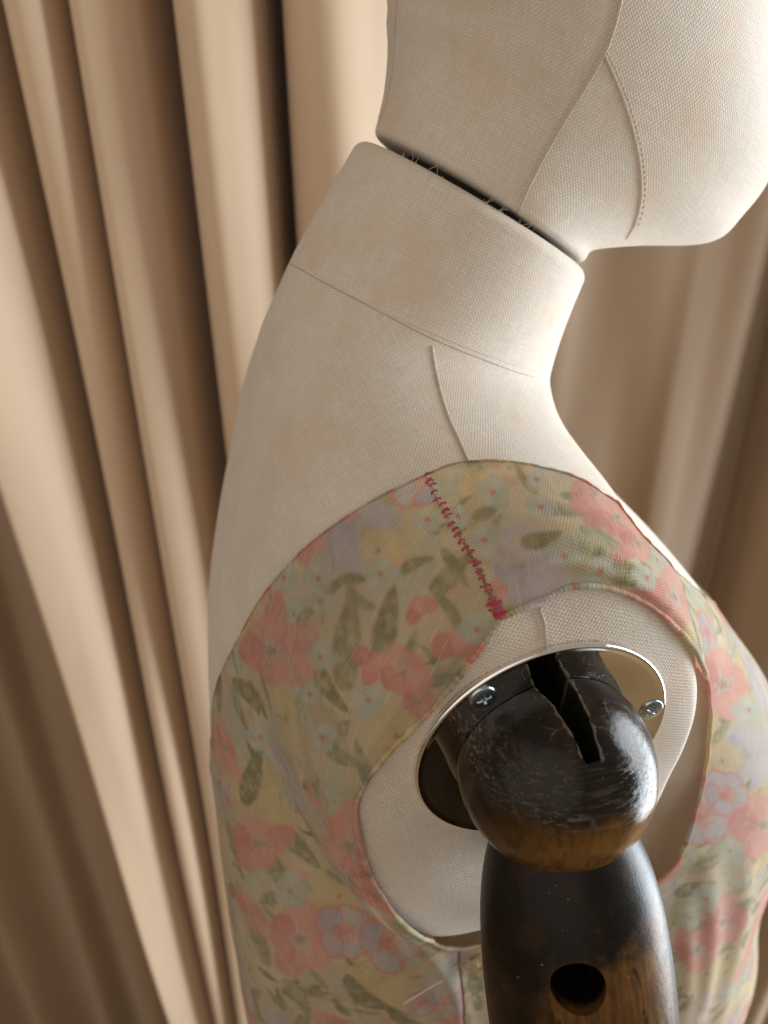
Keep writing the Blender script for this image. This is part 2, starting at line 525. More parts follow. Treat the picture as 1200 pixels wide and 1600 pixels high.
def face_h(a, b, r):
    """height of the linen shoulder face along NN"""
    return -.0016 - .0035 * np.clip(r - .55, 0, 9) ** 2 / .2 - .003 * np.clip((-b - .055) / .07, 0, 2) ** 2


def plate_coords(P):
    q = P - PC
    return q @ PA, q @ PB, q @ NN


def plate_point(a, b, n):
    a, b, n = np.broadcast_arrays(a, b, n)
    return PC + a[..., None] * PA + b[..., None] * PB + n[..., None] * NN


def grid_uv(P):
    """arc length across from the side column and along it, in metres"""
    n, m = P.shape[:2]
    du = np.linalg.norm(np.diff(P, axis=1), axis=2)
    u = np.concatenate([np.zeros((n, 1)), np.cumsum(du, 1)], 1)
    k = m // 4 * 1 if m > 8 else 0
    return u


def flatten_cloth(P, UV0, step=5, iters=900, mask=None):
    """lay the cloth flat: relax the uv net until its edges keep their true lengths"""
    ri = np.unique(np.r_[np.arange(0, P.shape[0], step), P.shape[0] - 1]); rj = np.arange(0, P.shape[1], step)
    Q = P[np.ix_(ri, rj)]; X = UV0[np.ix_(ri, rj)].copy()
    n, m = Q.shape[:2]; idx = np.arange(n * m).reshape(n, m)
    E = [(idx[:, :-1], idx[:, 1:]), (idx[:-1], idx[1:]), (idx[:-1, :-1], idx[1:, 1:]), (idx[:-1, 1:], idx[1:, :-1])]
    A = np.concatenate([e[0].ravel() for e in E]); Bq = np.concatenate([e[1].ravel() for e in E])
    q = Q.reshape(-1, 3); L = np.linalg.norm(q[A] - q[Bq], axis=1); X = X.reshape(-1, 2)
    wt = np.ones(len(A))
    if mask is not None:
        mk = mask[np.ix_(ri, rj)].astype(float)
        for _ in range(2):
            p = np.pad(mk, 1); mk = np.maximum.reduce([p[1:-1, 1:-1], p[:-2, 1:-1], p[2:, 1:-1], p[1:-1, :-2], p[1:-1, 2:]])
        mk = mk.ravel(); wt = np.where(mk[A] * mk[Bq] > 0, 1.0, .02)
    cnt = np.bincount(np.r_[A, Bq], np.r_[wt, wt], minlength=n * m)[:, None]
    V_ = np.zeros_like(X)
    for _ in range(iters):
        d = X[Bq] - X[A]; l = np.linalg.norm(d, axis=1) + 1e-9
        c = d * (wt * .5 * (l - L) / l)[:, None]
        mv = np.stack([np.bincount(A, c[:, k], n * m) - np.bincount(Bq, c[:, k], n * m) for k in (0, 1)], 1)
        V_ = V_ * .90 + mv / cnt * 1.0
        X = X + V_
        if _ % 10 == 0 and _ < iters - 120:
            Y = X.reshape(n, m, 2); Z_ = Y.copy()
            Z_[1:-1, 1:-1] = .7 * Y[1:-1, 1:-1] + .075 * (Y[:-2, 1:-1] + Y[2:, 1:-1] + Y[1:-1, :-2] + Y[1:-1, 2:])
            X = Z_.reshape(-1, 2)
    X = X.reshape(n, m, 2)
    fi = np.interp(np.arange(P.shape[0]), ri, np.arange(n)); fj = np.arange(P.shape[1]) / step
    i0 = np.minimum(fi.astype(int), n - 2); j0 = np.minimum(fj.astype(int), m - 2); a = (fi - i0)[:, None, None]; b = (fj - j0)[None, :, None]
    g_ = lambda y, x: X[np.ix_(y, x)]
    return g_(i0, j0) * (1 - a) * (1 - b) + g_(i0 + 1, j0) * a * (1 - b) + g_(i0, j0 + 1) * (1 - a) * b + g_(i0 + 1, j0 + 1) * a * b


MANN = thing('mannequin', 'linen covered display mannequin seen from its side, with chrome shoulder plate and dark wooden arm', 'mannequin',
             (float(O3[0]), float(O3[1]), .62))

# torso -----------------------------------------------------------
NT_, NTH = 420, 480
t_ = np.linspace(0, 13, NT_)
th = np.linspace(-np.pi, np.pi, NTH + 1)
x, y, z = loft(BODY, t_, th)
W = to_world(x, y, z)
zn = W[..., 2]
sidew = np.exp(-((th + np.pi / 2) / .75) ** 2)[None]
sidew2 = np.exp(-((th - np.pi / 2) / .75) ** 2)[None]
ins = .016 * np.clip((1.10 - zn) / .05, 0, 1) + .010 * (sidew + sidew2) * np.clip((1.235 - zn) / .03, 0, 1)
cen = to_world(rings(BODY, t_)[:, 2][:, None] + 0 * x, 0 * x, z)
dirv = W - cen; ln = np.linalg.norm(dirv, axis=2, keepdims=True)
W = W - dirv / ln * ins[..., None]
a, b, n = plate_coords(W)
r = egg_r(a, b)
near = (y < 0)
lim = -.006 + np.clip(r - 1.0, 0, 1) * .06
W = np.where((near & (r < 1.35) & (n > lim))[..., None], W + (lim - n)[..., None] * NN, W)
u = np.concatenate([np.zeros((NT_, 1)), np.cumsum(np.linalg.norm(np.diff(W, axis=1), axis=2), 1)], 1)
u = u - u[:, [NTH // 4]]
kcol = NTH // 4
v = np.r_[0, np.cumsum(np.linalg.norm(np.diff(W[:, kcol], axis=0), axis=1))][:, None] + 0 * u
_h = NTH // 2 + 1
_uv = flatten_cloth(W[:, :_h], np.stack([u, v], -1)[:, :_h], 6, 700)
u[:, :_h] = _uv[..., 0]; v = v + 0; v[:, :_h] = _uv[..., 1]
u[:, _h - 1:] = u[:, :_h][:, ::-1][:, :u.shape[1] - _h + 1]; v[:, _h - 1:] = v[:, :_h][:, ::-1][:, :u.shape[1] - _h + 1]
a_w = .45                                                 # the linen grain runs slightly on the bias over the back
uvt = np.stack([u * math.cos(a_w) + v * math.sin(a_w), -u * math.sin(a_w) + v * math.cos(a_w)], -1)
torso = build_mesh('torso', W.reshape(-1, 3), grid_faces(NT_, NTH + 1), uvt.reshape(-1, 2), LINEN_FINE, MANN)


def cap_loft(name, RG, t0, t1, n, mat, parent, round_bottom=0., round_top=0., proud=0.):
    t = np.linspace(t0, t1, n)
    th = np.linspace(-np.pi, np.pi, 361)
    x, y, z = loft(RG, t, th)
    P = to_world(x, y, z)
    rows = [q for q in P]
    if proud:
        cen = P.mean(1, keepdims=True); d = P - cen
        P = P + d / np.linalg.norm(d, axis=2, keepdims=True) * proud
        rows = [q for q in P]
    def rounded(ring, nxt, rad):
        cen = ring[:-1].mean(0); ax = (ring.mean(0) - nxt.mean(0)); ax /= np.linalg.norm(ax)
        out = []
        for k in range(1, 9):
            q = k / 8 * math.pi / 2
            d = ring - cen; L = np.linalg.norm(d, axis=1, keepdims=True)
            out.append(cen + d / L * (L - rad * (1 - math.cos(q))) + ax * rad * math.sin(q))
        last = out[-1]
        for s in (.7, .4, .1):
            c2 = last[:-1].mean(0); out.append(c2 + (last - c2) * s)
        return out
    if round_top: rows = rows + rounded(rows[-1], rows[-6], round_top)
    if round_bottom: rows = rounded(rows[0], rows[5], round_bottom)[::-1] + rows
    P = np.array(rows)
    uu = np.concatenate([np.zeros((len(P), 1)), np.cumsum(np.linalg.norm(np.diff(P, axis=1), axis=2), 1)], 1)
    uu = uu - uu[:, [90]]
    vv = np.r_[0, np.cumsum(np.linalg.norm(np.diff(P[:, 90], axis=0), axis=1))][:, None] + 0 * uu
    return build_mesh(name, P.reshape(-1, 3), grid_faces(len(P), 361), np.stack([uu, vv], -1).reshape(-1, 2), mat, parent)


neck = cap_loft('neck', BODY, 13, 14.85, 90, LINEN_FINE, MANN, round_top=.006, proud=.00015)
head = cap_loft('head', HEAD, 0, 12, 260, LINEN_FINE, MANN, round_bottom=.003)
# core added between head and neck; its dark colour stands for the gap's shade
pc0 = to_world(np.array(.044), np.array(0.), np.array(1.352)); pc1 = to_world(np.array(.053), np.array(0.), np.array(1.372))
tube('neck_gap_core', np.linspace(pc0, pc1, 6), .041, GAP_SHADE_CORE, MANN, 48)

# shoulder cap (linen end of the shoulder) ---------------------------
na = 240
ang = np.linspace(-np.pi, np.pi, na, endpoint=False)
ro = np.interp(ang, _fa, _fr)
rows = []
for f in np.r_[np.linspace(0.02, .9, 40), np.linspace(.915, 1 - .0001, 8)]:
    aa, bb = ro * f * np.cos(ang), ro * f * np.sin(ang) - .027
    rr = np.full(na, f)
    hgt = face_h(aa, bb, rr) + .0004 * np.sin(aa * 130 + bb * 90)
    e = np.clip((f - .93) / .07, 0, 1)
    hgt = hgt - .0042 * (1 - math.sqrt(max(0, 1 - e * e)))
    rows.append(plate_point(aa, bb, hgt))
edge_h = hgt
for q in (.004, .010, .018, .028, .04):
    f = 1.0 - q * 1.5
    aa, bb = ro * f * np.cos(ang), ro * f * np.sin(ang) - .027
    rows.append(plate_point(aa, bb, edge_h - q))
Pst = np.array(rows)
A_, B_, N_ = plate_coords(Pst)
uvs = np.stack([A_ * .94 + B_ * .34, -A_ * .34 + B_ * .94 - N_ * .0], -1)
uvs[-5:, :, 1] += np.array([.004, .010, .018, .028, .04])[:, None]
Fst = grid_faces(len(rows), na, True)
cap = build_mesh('shoulder_cap', Pst.reshape(-1, 3), Fst[:, ::-1].copy(), uvs.reshape(-1, 2), LINEN, MANN)


def make_bvh(ob):
    me = ob.data
    return BVHTree.FromPolygons([v.co.copy() for v in me.vertices], [tuple(p.vertices) for p in me.polygons])


def cast(bvh, pts, lift=0.):
    """points of a traced line on the surface; lift moves them out along the normal"""
    out = []
    for uu, vv in pts:
        d = ray(uu, vv)
        h, nn, i, dist = bvh.ray_cast(Vector(CAM), Vector(d))
        if h is None: continue
        nn = np.array(nn); nn *= -np.sign(nn @ d)
        out.append(np.array(h) + nn * lift)
    return np.array(out)


bv_torso, bv_neck, bv_head, bv_cap = [make_bvh(q) for q in (torso, neck, head, cap)]
_v, _f = [], []
for q in (torso, neck):
    b0 = len(_v); _v += [w.co.copy() for w in q.data.vertices]; _f += [tuple(i + b0 for i in p.vertices) for p in q.data.polygons]
bv_body = BVHTree.FromPolygons(_v, _f)


def seam(bvh, pts, r, lift=0., n=60, mat=CORD, name='seam'):
    P = cast(bvh, smooth_line(pts, n), lift)
    q = np.linspace(0, 1, len(P))
    rad = r * (1 + .12 * np.sin(q * 70) * np.sin(q * 23)) * np.clip((1 - q) / .12 + .15, 0, 1)
    return tube(name, P, rad, mat, MANN, 8)


seam(bv_torso, [(675, 540), (678, 565), (684, 595), (692, 625), (702, 655), (718, 690), (738, 735)], .00075, .0001)
seam(bv_cap, [(842, 950), (846, 962), (850, 975), (851, 990), (853, 1006), (855, 1018)], .0007, .0001, 24)
seam(bv_body, [(455, 412), (500, 438), (560, 470), (620, 501), (680, 531), (740, 556), (800, 579), (838, 590), (855, 592)], .00034, -.0001)
seam(bv_head, [(972, -10), (960, 40), (945, 82), (915, 135), (880, 192), (850, 245), (825, 295), (806, 342)], .00075, .0002, 90)
seam(bv_head, [(943, 82), (955, 110), (970, 145), (985, 190), (997, 240), (1002, 290), (999, 325), (991, 352), (978, 374)], .0007, .0002, 80)
# back seam running up near the head outline
seam(bv_head, [(622, -10), (618, 40), (616, 80), (612, 120), (604, 160), (592, 195)], .0006, .0, 50)


def stitch_row(bvh, pts, off, n, name='stitching'):
    P = smooth_line(pts, n * 2); T = np.gradient(P, axis=0); T /= np.linalg.norm(T, axis=1)[:, None]
    Q = P + np.stack([-T[:, 1], T[:, 0]], 1) * off
    VV, FF = [], []
    for k in range(0, 2 * n - 1, 2):
        c = cast(bvh, smooth_line(Q[k:k + 2], 4), .00012)
        if len(c) < 4: continue
        V, F = tube_geo(c, .00022, 5)
        base = sum(len(q) for q in VV)
        VV.append(V); FF += [[i + base for i in f] for f in F]
    o = build_mesh(name, np.concatenate(VV), FF, np.zeros((sum(len(q) for q in VV), 2)), CORD, MANN)
    o['kind'] = 'stuff'


stitch_row(bv_head, [(968, 0), (955, 55), (945, 82), (915, 135), (880, 192), (850, 245), (825, 295), (808, 335)], 7, 42)
stitch_row(bv_head, [(943, 85), (955, 110), (970, 145), (985, 190), (997, 240), (1002, 290), (999, 325), (991, 350)], -7, 32)

# lint and cut threads in the joint between head and neck
FV, FF = [], []
for q in range(26):
    f = random.random()
    uu = 612 + f * 250; vv = 236 + (uu - 625) * .557 + random.uniform(-3, 3)
    h = None
    for dv_ in range(0, 40, 3):
        h, nn_, i_, dist = bv_neck.ray_cast(Vector(CAM), Vector(ray(uu, vv - 12 + dv_)))
        if h is not None: break
    if h is None: continue
    L = random.uniform(.0012, .0042); p0 = np.array(h) + np.array(nn_) * .0001
    d1 = rng.normal(size=3); d1[2] = abs(d1[2]) * .8; d1 = d1 / np.linalg.norm(d1); d2 = rng.normal(size=3) * .5
    t = np.linspace(0, 1, 6)[:, None]
    V, F = tube_geo(p0 + L * (d1 * t + d2 * t * t), .00007, 4)
    b0 = sum(len(x) for x in FV); FV.append(V); FF += [[i + b0 for i in g2] for g2 in F]
lint = build_mesh('lint', np.concatenate(FV), FF, np.zeros((sum(len(x) for x in FV), 2)), CORD, MANN)
lint['kind'] = 'stuff'

# chrome plate, screws ------------------------------------------------
PM = Matrix((( PA[0], PB[0], NN[0], PC[0]), (PA[1], PB[1], NN[1], PC[1]), (PA[2], PB[2], NN[2], PC[2]), (0, 0, 0, 1)))
MINV = Matrix.Translation(-Vector(MANN.location))


def local_part(name, V, F, mat, parent=MANN, M=PM, uv=None, smooth=True):
    o = build_mesh(name, V, F, uv, mat, None, smooth)
    o.parent = parent
    o.matrix_parent_inverse = Matrix.Identity(4)
    wp = Matrix.Translation(MANN.location) if parent is MANN else parent.matrix_local_world
    o.matrix_local = wp.inverted() @ M
    return o


def lathe(prof, k):
    a = np.linspace(0, 2 * np.pi, k, endpoint=False)
    prof = np.asarray(prof, float)
    V = np.stack([prof[:, :1] * np.cos(a), prof[:, :1] * np.sin(a), prof[:, 1:] + 0 * a], -1).reshape(-1, 3)
    F = grid_faces(len(prof), k, True).tolist()
    return V, F


V, F = lathe([(0.0004, -.0002), (.020, -.0002), (.040, -.0002), (.0470, -.0002), (.0482, -.00005), (.0490, .00025), (.0496, .00025), (.0501, -.0001), (.0503, -.0006), (.0503, -.0022), (.048, -.0030)], 160)
plate = local_part('shoulder_plate', V, F, CHROME)
plate_M = PM


def screw(cx, cy, rot):
    nr, nk = 26, 96
    rr = np.linspace(.00002, .0047, nr); a = np.linspace(0, 2 * np.pi, nk, endpoint=False)
    xx = rr[:, None] * np.cos(a); yy = rr[:, None] * np.sin(a)
    hh = .0009 * np.sqrt(np.clip(1 - (rr / .0052) ** 2, 0, 1))[:, None] + 0 * xx
    c, s = math.cos(rot), math.sin(rot)
    px, py = c * xx + s * yy, -s * xx + c * yy
    L = .0027
    def arm(p, q): return np.clip((.00055 - np.abs(q)) / .0002, 0, 1) * np.clip((L - np.abs(p)) / .0003, 0, 1)
    cross = np.maximum(arm(px, py), arm(py, px))
    core = np.clip((.0011 - np.hypot(px, py)) / .0003, 0, 1)
    hh = hh - np.maximum(cross, core) * .0011
    V = np.stack([xx + cx, yy + cy, hh + .0001], -1).reshape(-1, 3)
    F = grid_faces(nr, nk, True).tolist()
    base = len(V)
    ring = np.stack([.0049 * np.cos(a) + cx, .0049 * np.sin(a) + cy, 0 * a - .0006], -1)
    V = np.concatenate([V, ring])
    F += [[(nr - 1) * nk + k, base + k, base + (k + 1) % nk, (nr - 1) * nk + (k + 1) % nk][::-1] for k in range(nk)]
    o = build_mesh('screw', V, F, None, SCREW, None)
    o.parent = plate
    return o


screw(-.0278, .0331, .35)
screw(.0432, .0086, .9)

# ball joint with slot ------------------------------------------------
BR, BN = .0358, .0092
q = np.linspace(math.asin(min(1, -BN / BR)) if False else -math.asin(BN / BR), math.pi / 2, 110)
prof = [(.0005, .00005)] + [(BR * math.cos(k), BN + BR * math.sin(k) + .00005) for k in q[:-1]] + [(.0002, BN + BR)]
V, F = lathe(prof, 200)
# small dents and flats of a hand-turned, worn ball
nz = .00025 * np.sin(V[:, 0] * 310 + V[:, 1] * 170) * np.sin(V[:, 1] * 260 + V[:, 2] * 200)
rr = np.linalg.norm(V - np.array([0, 0, BN]), axis=1)
V = V + (V - np.array([0, 0, BN])) / np.maximum(rr, 1e-6)[:, None] * (nz * (V[:, 2] > .0005))[:, None]
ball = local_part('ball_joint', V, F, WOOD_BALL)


def slot_cutter():
    n = 24
    zz = np.linspace(-.004, .0304, n)
    wob = lambda s: np.array([.00016 * math.sin(s + k * .8) + .00012 * math.sin(s * 3 + k * 1.9) for k in range(n)])
    hw = .0064 - .12 * np.clip(zz, 0, 1); cx = -.0024 + .04 * np.clip(zz, 0, 1)
    taper = np.ones(n); taper[-1] = .95
    xl = cx - hw * taper + wob(.4); xr = cx + hw * taper + wob(2.2)
    V, F = [], []
    for k in range(n):
        for xx, yy in ((xl[k], .012), (xr[k], .012), (xr[k], .06), (xl[k], .06)):
            V.append((xx, yy, zz[k]))
    for k in range(n - 1):
        for e in range(4):
            p, q2 = k * 4 + e, k * 4 + (e + 1) % 4
            F.append((p, q2, q2 + 4, p + 4))
    F.append((3, 2, 1, 0)); F.append(tuple((n - 1) * 4 + e for e in range(4)))
    return V, F


def subtract(ob, V, F, M):
    import bmesh
    c = build_mesh('cutter', V, F, None, None, None, False)
    bm = bmesh.new(); bm.from_mesh(c.data); bmesh.ops.recalc_face_normals(bm, faces=bm.faces); bm.to_mesh(c.data); bm.free()
    bm = bmesh.new(); bm.from_mesh(ob.data)
    bmesh.ops.holes_fill(bm, edges=[e for e in bm.edges if len(e.link_faces) < 2], sides=0)
    bmesh.ops.recalc_face_normals(bm, faces=bm.faces); bm.to_mesh(ob.data); bm.free()
    c.matrix_world = M
    bpy.context.view_layer.update()
    md = ob.modifiers.new('cut', 'BOOLEAN'); md.operation = 'DIFFERENCE'; md.solver = 'EXACT'; md.object = c
    dg = bpy.context.evaluated_depsgraph_get()
    me = bpy.data.meshes.new_from_object(ob.evaluated_get(dg))
    ob.modifiers.clear()
    ob.data = me
    bpy.data.objects.remove(c)
    if hasattr(me, 'set_sharp_from_angle'): me.set_sharp_from_angle(angle=R(40))


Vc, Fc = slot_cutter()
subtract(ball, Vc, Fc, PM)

# wooden upper arm -----------------------------------------------------
SB = PC + NN * BN
a1 = np.array([.0764, .171, 1.0885])
axis = a1 - SB; axis /= np.linalg.norm(axis)
zax = -axis
xax = RT - zax * (RT @ zax); xax /= np.linalg.norm(xax)
yax = np.cross(zax, xax)
AM = Matrix(((xax[0], yax[0], zax[0], SB[0]), (xax[1], yax[1], zax[1], SB[1]), (xax[2], yax[2], zax[2], SB[2]), (0, 0, 0, 1)))
pr = smooth_line([(.018, -.012), (.0245, -.022), (.0290, -.034), (.0320, -.046), (.0340, -.060), (.0352, -.078), (.0355, -.100), (.0350, -.130), (.0335, -.18), (.031, -.25), (.029, -.30), (.024, -.312), (.012, -.318), (.0005, -.319)], 200)
pr = np.concatenate([[[.0005, -.011]], pr])
V, F = lathe(pr, 128)
V[:, 2] *= 1
F = [f[::-1] for f in F]
arm = local_part('upper_arm', V, F, WOOD_ARM, M=AM)
# drilled dowel hole facing outwards
def ray_on_arm(u, v):
    d = ray(u, v); inv = np.array(AM.inverted())
    o_ = (inv @ np.r_[CAM, 1])[:3]; dd = inv[:3, :3] @ d
    A2 = dd[0] ** 2 + dd[1] ** 2; B2 = o_[0] * dd[0] + o_[1] * dd[1]; C2 = o_[0] ** 2 + o_[1] ** 2 - .0354 ** 2
    t = (-B2 - math.sqrt(max(B2 * B2 - A2 * C2, 0))) / A2
    return o_ + dd * t
hp = ray_on_arm(905, 1551)
hd = np.array([hp[0], hp[1], 0]); hd /= np.linalg.norm(hd)
e1 = np.array([0, 0, 1.0]); e2 = np.cross(hd, e1)
Vh, Fh = [], []
for k in range(48):
    q = 2 * math.pi * k / 48
    rr = .0092 * (1 + .02 * math.sin(3 * q + 1))
    for dp in (-.024, .02):
        Vh.append(hp + hd * dp + (e1 * math.sin(q) + e2 * math.cos(q)) * rr)
for k in range(48):
    p = 2 * k; q2 = 2 * ((k + 1) % 48); Fh.append((p, q2, q2 + 1, p + 1))
Fh.append(tuple(2 * k for k in range(48))); Fh.append(tuple(2 * k + 1 for k in range(48))[::-1])
subtract(arm, Vh, Fh, AM)

# ------------------------------------------------------------------ dress
STEP = .0016
tt = np.linspace(.55, 12.6, 6000)
xx, yy, zz = loft(BODY, tt, np.array([-np.pi / 2]))
cp = to_world(xx, yy, zz)[:, 0]
s = np.r_[0, np.cumsum(np.linalg.norm(np.diff(cp, axis=0), axis=1))]
NI = int(s[-1] / STEP); t_rows = np.interp(np.linspace(0, s[-1], NI), s, tt)
NJ = 321
thh = np.linspace(-np.pi, 0, NJ)
x, y, z = loft(BODY, t_rows, thh)
D = to_world(x, y, z)
cen = to_world(rings(BODY, t_rows)[:, 2][:, None] + 0 * x, 0 * x, z)


def normals(P):
    gi = np.gradient(P, axis=0); gj = np.gradient(P, axis=1)
    n = np.cross(gj, gi); n /= np.linalg.norm(n, axis=2, keepdims=True) + 1e-12
    return n


Nn = normals(D)
if ((D - cen) * Nn).sum() < 0: Nn = -Nn
D = D + Nn * .0016
a, b, n = plate_coords(D); r = egg_r(a, b)
fw_ = np.clip(.5 + a / .06, 0, 1) * np.clip(.5 - (b - .01) / .06, 0, 1)
fh = face_h(a, b, np.minimum(r, 1.0)) + .0013 - np.clip(r - .96, 0, 3) * .040 - np.clip(r - 1.0, 0, 3) ** 2 * (.75 - .50 * fw_)
k = .0035
hmix = np.clip(.5 + .5 * (fh - n) / k, 0, 1)
sm = n * (1 - hmix) + fh * hmix + k * hmix * (1 - hmix)
wgt = np.clip((1.75 - r) / .35, 0, 1)
D = D + ((sm - n) * wgt)[..., None] * NN
Nn = normals(D)
if ((D - cen) * Nn).sum() < 0: Nn = -Nn


def grid_bvh(P):
    F = grid_faces(*P.shape[:2])
    return BVHTree.FromPolygons([Vector(q) for q in P.reshape(-1, 3)], [tuple(f) for f in F.tolist()])


bvD = grid_bvh(D)


def hits(pts, n=None):
    """traced line -> fractional (row, column) of the dress grid"""
    if n: pts = smooth_line(pts, n)
    out = []
    for uu, vv in pts:
        h, nn, f, dist = bvD.ray_cast(Vector(CAM), Vector(ray(uu, vv)))
        if h is None: continue
        i, j = divmod(f, NJ - 1)
        h = np.array(h); p = D[i, j]; di = D[min(i + 1, NI - 1), j] - p; dj = D[i, j + 1] - p
        Mx = np.stack([di, dj], 1); c = np.linalg.lstsq(Mx, h - p, rcond=None)[0]
        out.append((i + np.clip(c[0], 0, 1), j + np.clip(c[1], 0, 1)))
    return np.array(out)


def sample(G, ij):
    ij = np.asarray(ij); i = np.clip(ij[..., 0], 0, NI - 1.001); j = np.clip(ij[..., 1], 0, NJ - 1.001)
    i0 = i.astype(int); j0 = j.astype(int); fi = (i - i0)[..., None]; fj = (j - j0)[..., None]
    return G[i0, j0] * (1 - fi) * (1 - fj) + G[i0 + 1, j0] * fi * (1 - fj) + G[i0, j0 + 1] * (1 - fi) * fj + G[i0 + 1, j0 + 1] * fi * fj


# folds and puckers, as ridges along traced lines
def ridge(pts, amp, width):
    ij = hits(pts, 40)
    if len(ij) < 3: return
    P = sample(D, ij); L = len(P)
    fade = np.sin(np.linspace(0.15, math.pi - .15, L)) ** .6
    lo, hi = P.min(0) - 4 * width, P.max(0) + 4 * width
    m = ((D > lo) & (D < hi)).all(2)
    Q = D[m]
    d2 = ((Q[:, None] - P[None]) ** 2).sum(2)
    kk = d2.argmin(1)
    disp[m] += 1.7 * amp * fade[kk] * np.exp(-d2[np.arange(len(Q)), kk] / (2 * width ** 2))


disp = np.zeros((NI, NJ))
ridge([(745, 800), (830, 812), (910, 835), (985, 875), (1050, 925)], .0011, .0026)
ridge([(770, 845), (850, 840), (930, 862), (1000, 900), (1060, 955)], .0011, .0022)
ridge([(860, 795), (930, 815), (1010, 860), (1075, 925)], .0009, .0028)
ridge([(800, 905), (860, 880), (920, 885), (985, 910), (1040, 950)], .0013, .0018)
ridge([(905, 905), (960, 905), (1010, 928), (1065, 975), (1100, 1040)], .0010, .0020)
ridge([(640, 905), (690, 890), (735, 880)], .0007, .0022)
ridge([(700, 955), (730, 925), (755, 905)], -.0006, .0016)
ridge([(560, 880), (620, 850), (690, 812)], .0005, .003)
ridge([(600, 1415), (650, 1465), (690, 1510), (712, 1560), (722, 1610)], .0030, .0050)
ridge([(540, 1420), (600, 1490), (640, 1560), (660, 1620)], .0016, .0060)
ridge([(430, 1300), (470, 1400), (500, 1500), (510, 1600)], .0010, .010)
ridge([(1100, 1350), (1110, 1430), (1105, 1520), (1090, 1600)], .0022, .0060)
ridge([(1165, 1330), (1160, 1430), (1140, 1530), (1125, 1600)], .0018, .0070)
ridge([(1070, 1400), (1075, 1480), (1072, 1600)], .0016, .0050)
for q in range(9):
    cx, cy = np.array([668, 745]) + (np.array([783, 960]) - np.array([668, 745])) * (q + .6) / 9.2
    L = 16 + 16 * random.random(); sg = 1 if q % 2 else -1
    ridge([(cx - sg * 3, cy - 2), (cx - sg * L * .5, cy + 4 + sg * 4), (cx - sg * L, cy + 9 + sg * 10)], .00045, .0011)
ii, jj = np.mgrid[0:NI, 0:NJ]
disp += .0003 * np.sin(ii * .11 + jj * .05) * np.sin(jj * .13 - ii * .03)

NECK = [(668, 741), (620, 764), (560, 796), (500, 838), (440, 895), (405, 940), (385, 974), (365, 1012), (347, 1050), (334, 1090)]
NECKF = [(668, 741), (700, 728), (735, 721), (800, 722), (860, 733), (905, 749), (940, 768), (965, 785)]
ARMH = [(783, 963), (806, 953), (830, 943), (855, 932), (890, 918), (930, 915), (970, 925), (1010, 944), (1050, 977), (1085, 1018), (1103, 1060), (1109, 1110), (1106, 1170), (1097, 1230), (1080, 1290),
        (1058, 1345), (1030, 1376), (960, 1425), (860, 1466), (790, 1478), (750, 1479), (720, 1481), (690, 1475), (650, 1449), (620, 1425), (595, 1395), (575, 1360), (562, 1310), (556, 1270), (563, 1240),
        (590, 1195), (630, 1150), (670, 1112), (710, 1065), (745, 1022), (770, 986), (783, 963)]
SEAM_TOP = [(666, 738), (690, 789), (712, 826), (735, 866), (755, 905), (770, 940), (784, 966)]
SEAM_LOW = [(720, 1470), (717, 1500), (722, 1550), (724, 1600), (724, 1640)]
nb = hits(NECK, 90)[::-1]; nf = hits(NECKF, 60)
neck_mid = np.concatenate([nb, nf[1:]])
# carry the neckline on round the centre back and the centre front
(i0, j0), (i1, j1) = neck_mid[0], neck_mid[-1]
kb = np.linspace(1, 0, 40)[:-1]; kf = np.linspace(0, 1, 40)[1:]
ext_b = np.stack([i0 - 60 * (1 - (1 - kb) ** 2), j0 * (1 - kb)], 1)
ext_f = np.stack([i1 - 120 * (1 - (1 - kf) ** 2), j1 + (NJ - 1 - j1) * kf], 1)
neck_full = np.concatenate([ext_b, neck_mid, ext_f])
neck_poly = np.concatenate([neck_full, [[NI + 5, NJ + 5], [NI + 5, -5], [neck_full[0, 0], -5]]])
arm_ij = hits(ARMH, 420)
st_ij = hits(SEAM_TOP, 60); sw_ij = hits(SEAM_LOW, 40)
seam_i = np.r_[0, sw_ij[::-1, 0], st_ij[::-1, 0], NI - 1]
seam_j = np.r_[sw_ij[-1, 1], sw_ij[::-1, 1], st_ij[::-1, 1], st_ij[0, 1]]
o_ = np.argsort(seam_i); seam_i = seam_i[o_]; seam_j = seam_j[o_]
seam_row = np.interp(np.arange(NI), seam_i, seam_j)

D = D + Nn * disp[..., None]

# uv in metres: across from the seam column, along the side column
du = np.linalg.norm(np.diff(D, axis=1), axis=2)
U = np.concatenate([np.zeros((NI, 1)), np.cumsum(du, 1)], 1)
U = U - U[:, [NJ // 2]]
Vv = np.r_[0, np.cumsum(np.linalg.norm(np.diff(D[:, NJ // 2], axis=0), axis=1))][:, None] + 0 * U
UV = np.stack([U, Vv], -1)


def inside(poly, P):
    px, py = P[:, 0], P[:, 1]; c = np.zeros(len(P), bool)
    x0, y0 = poly[-1]
    for x1, y1 in poly:
        m = ((y1 > py) != (y0 > py)) & (px < (x0 - x1) * (py - y1) / (y0 - y1 + 1e-15) + x1)
        c ^= m; x0, y0 = x1, y1
    return c


Fg = grid_faces(NI, NJ)
cij = np.stack([Fg[:, 0] // NJ + .5, Fg[:, 0] % NJ + .5], 1)
keep = ~inside(neck_poly, cij)
keep &= ~inside(arm_ij, cij)
front = cij[:, 1] > np.interp(cij[:, 0], np.arange(NI), seam_row)
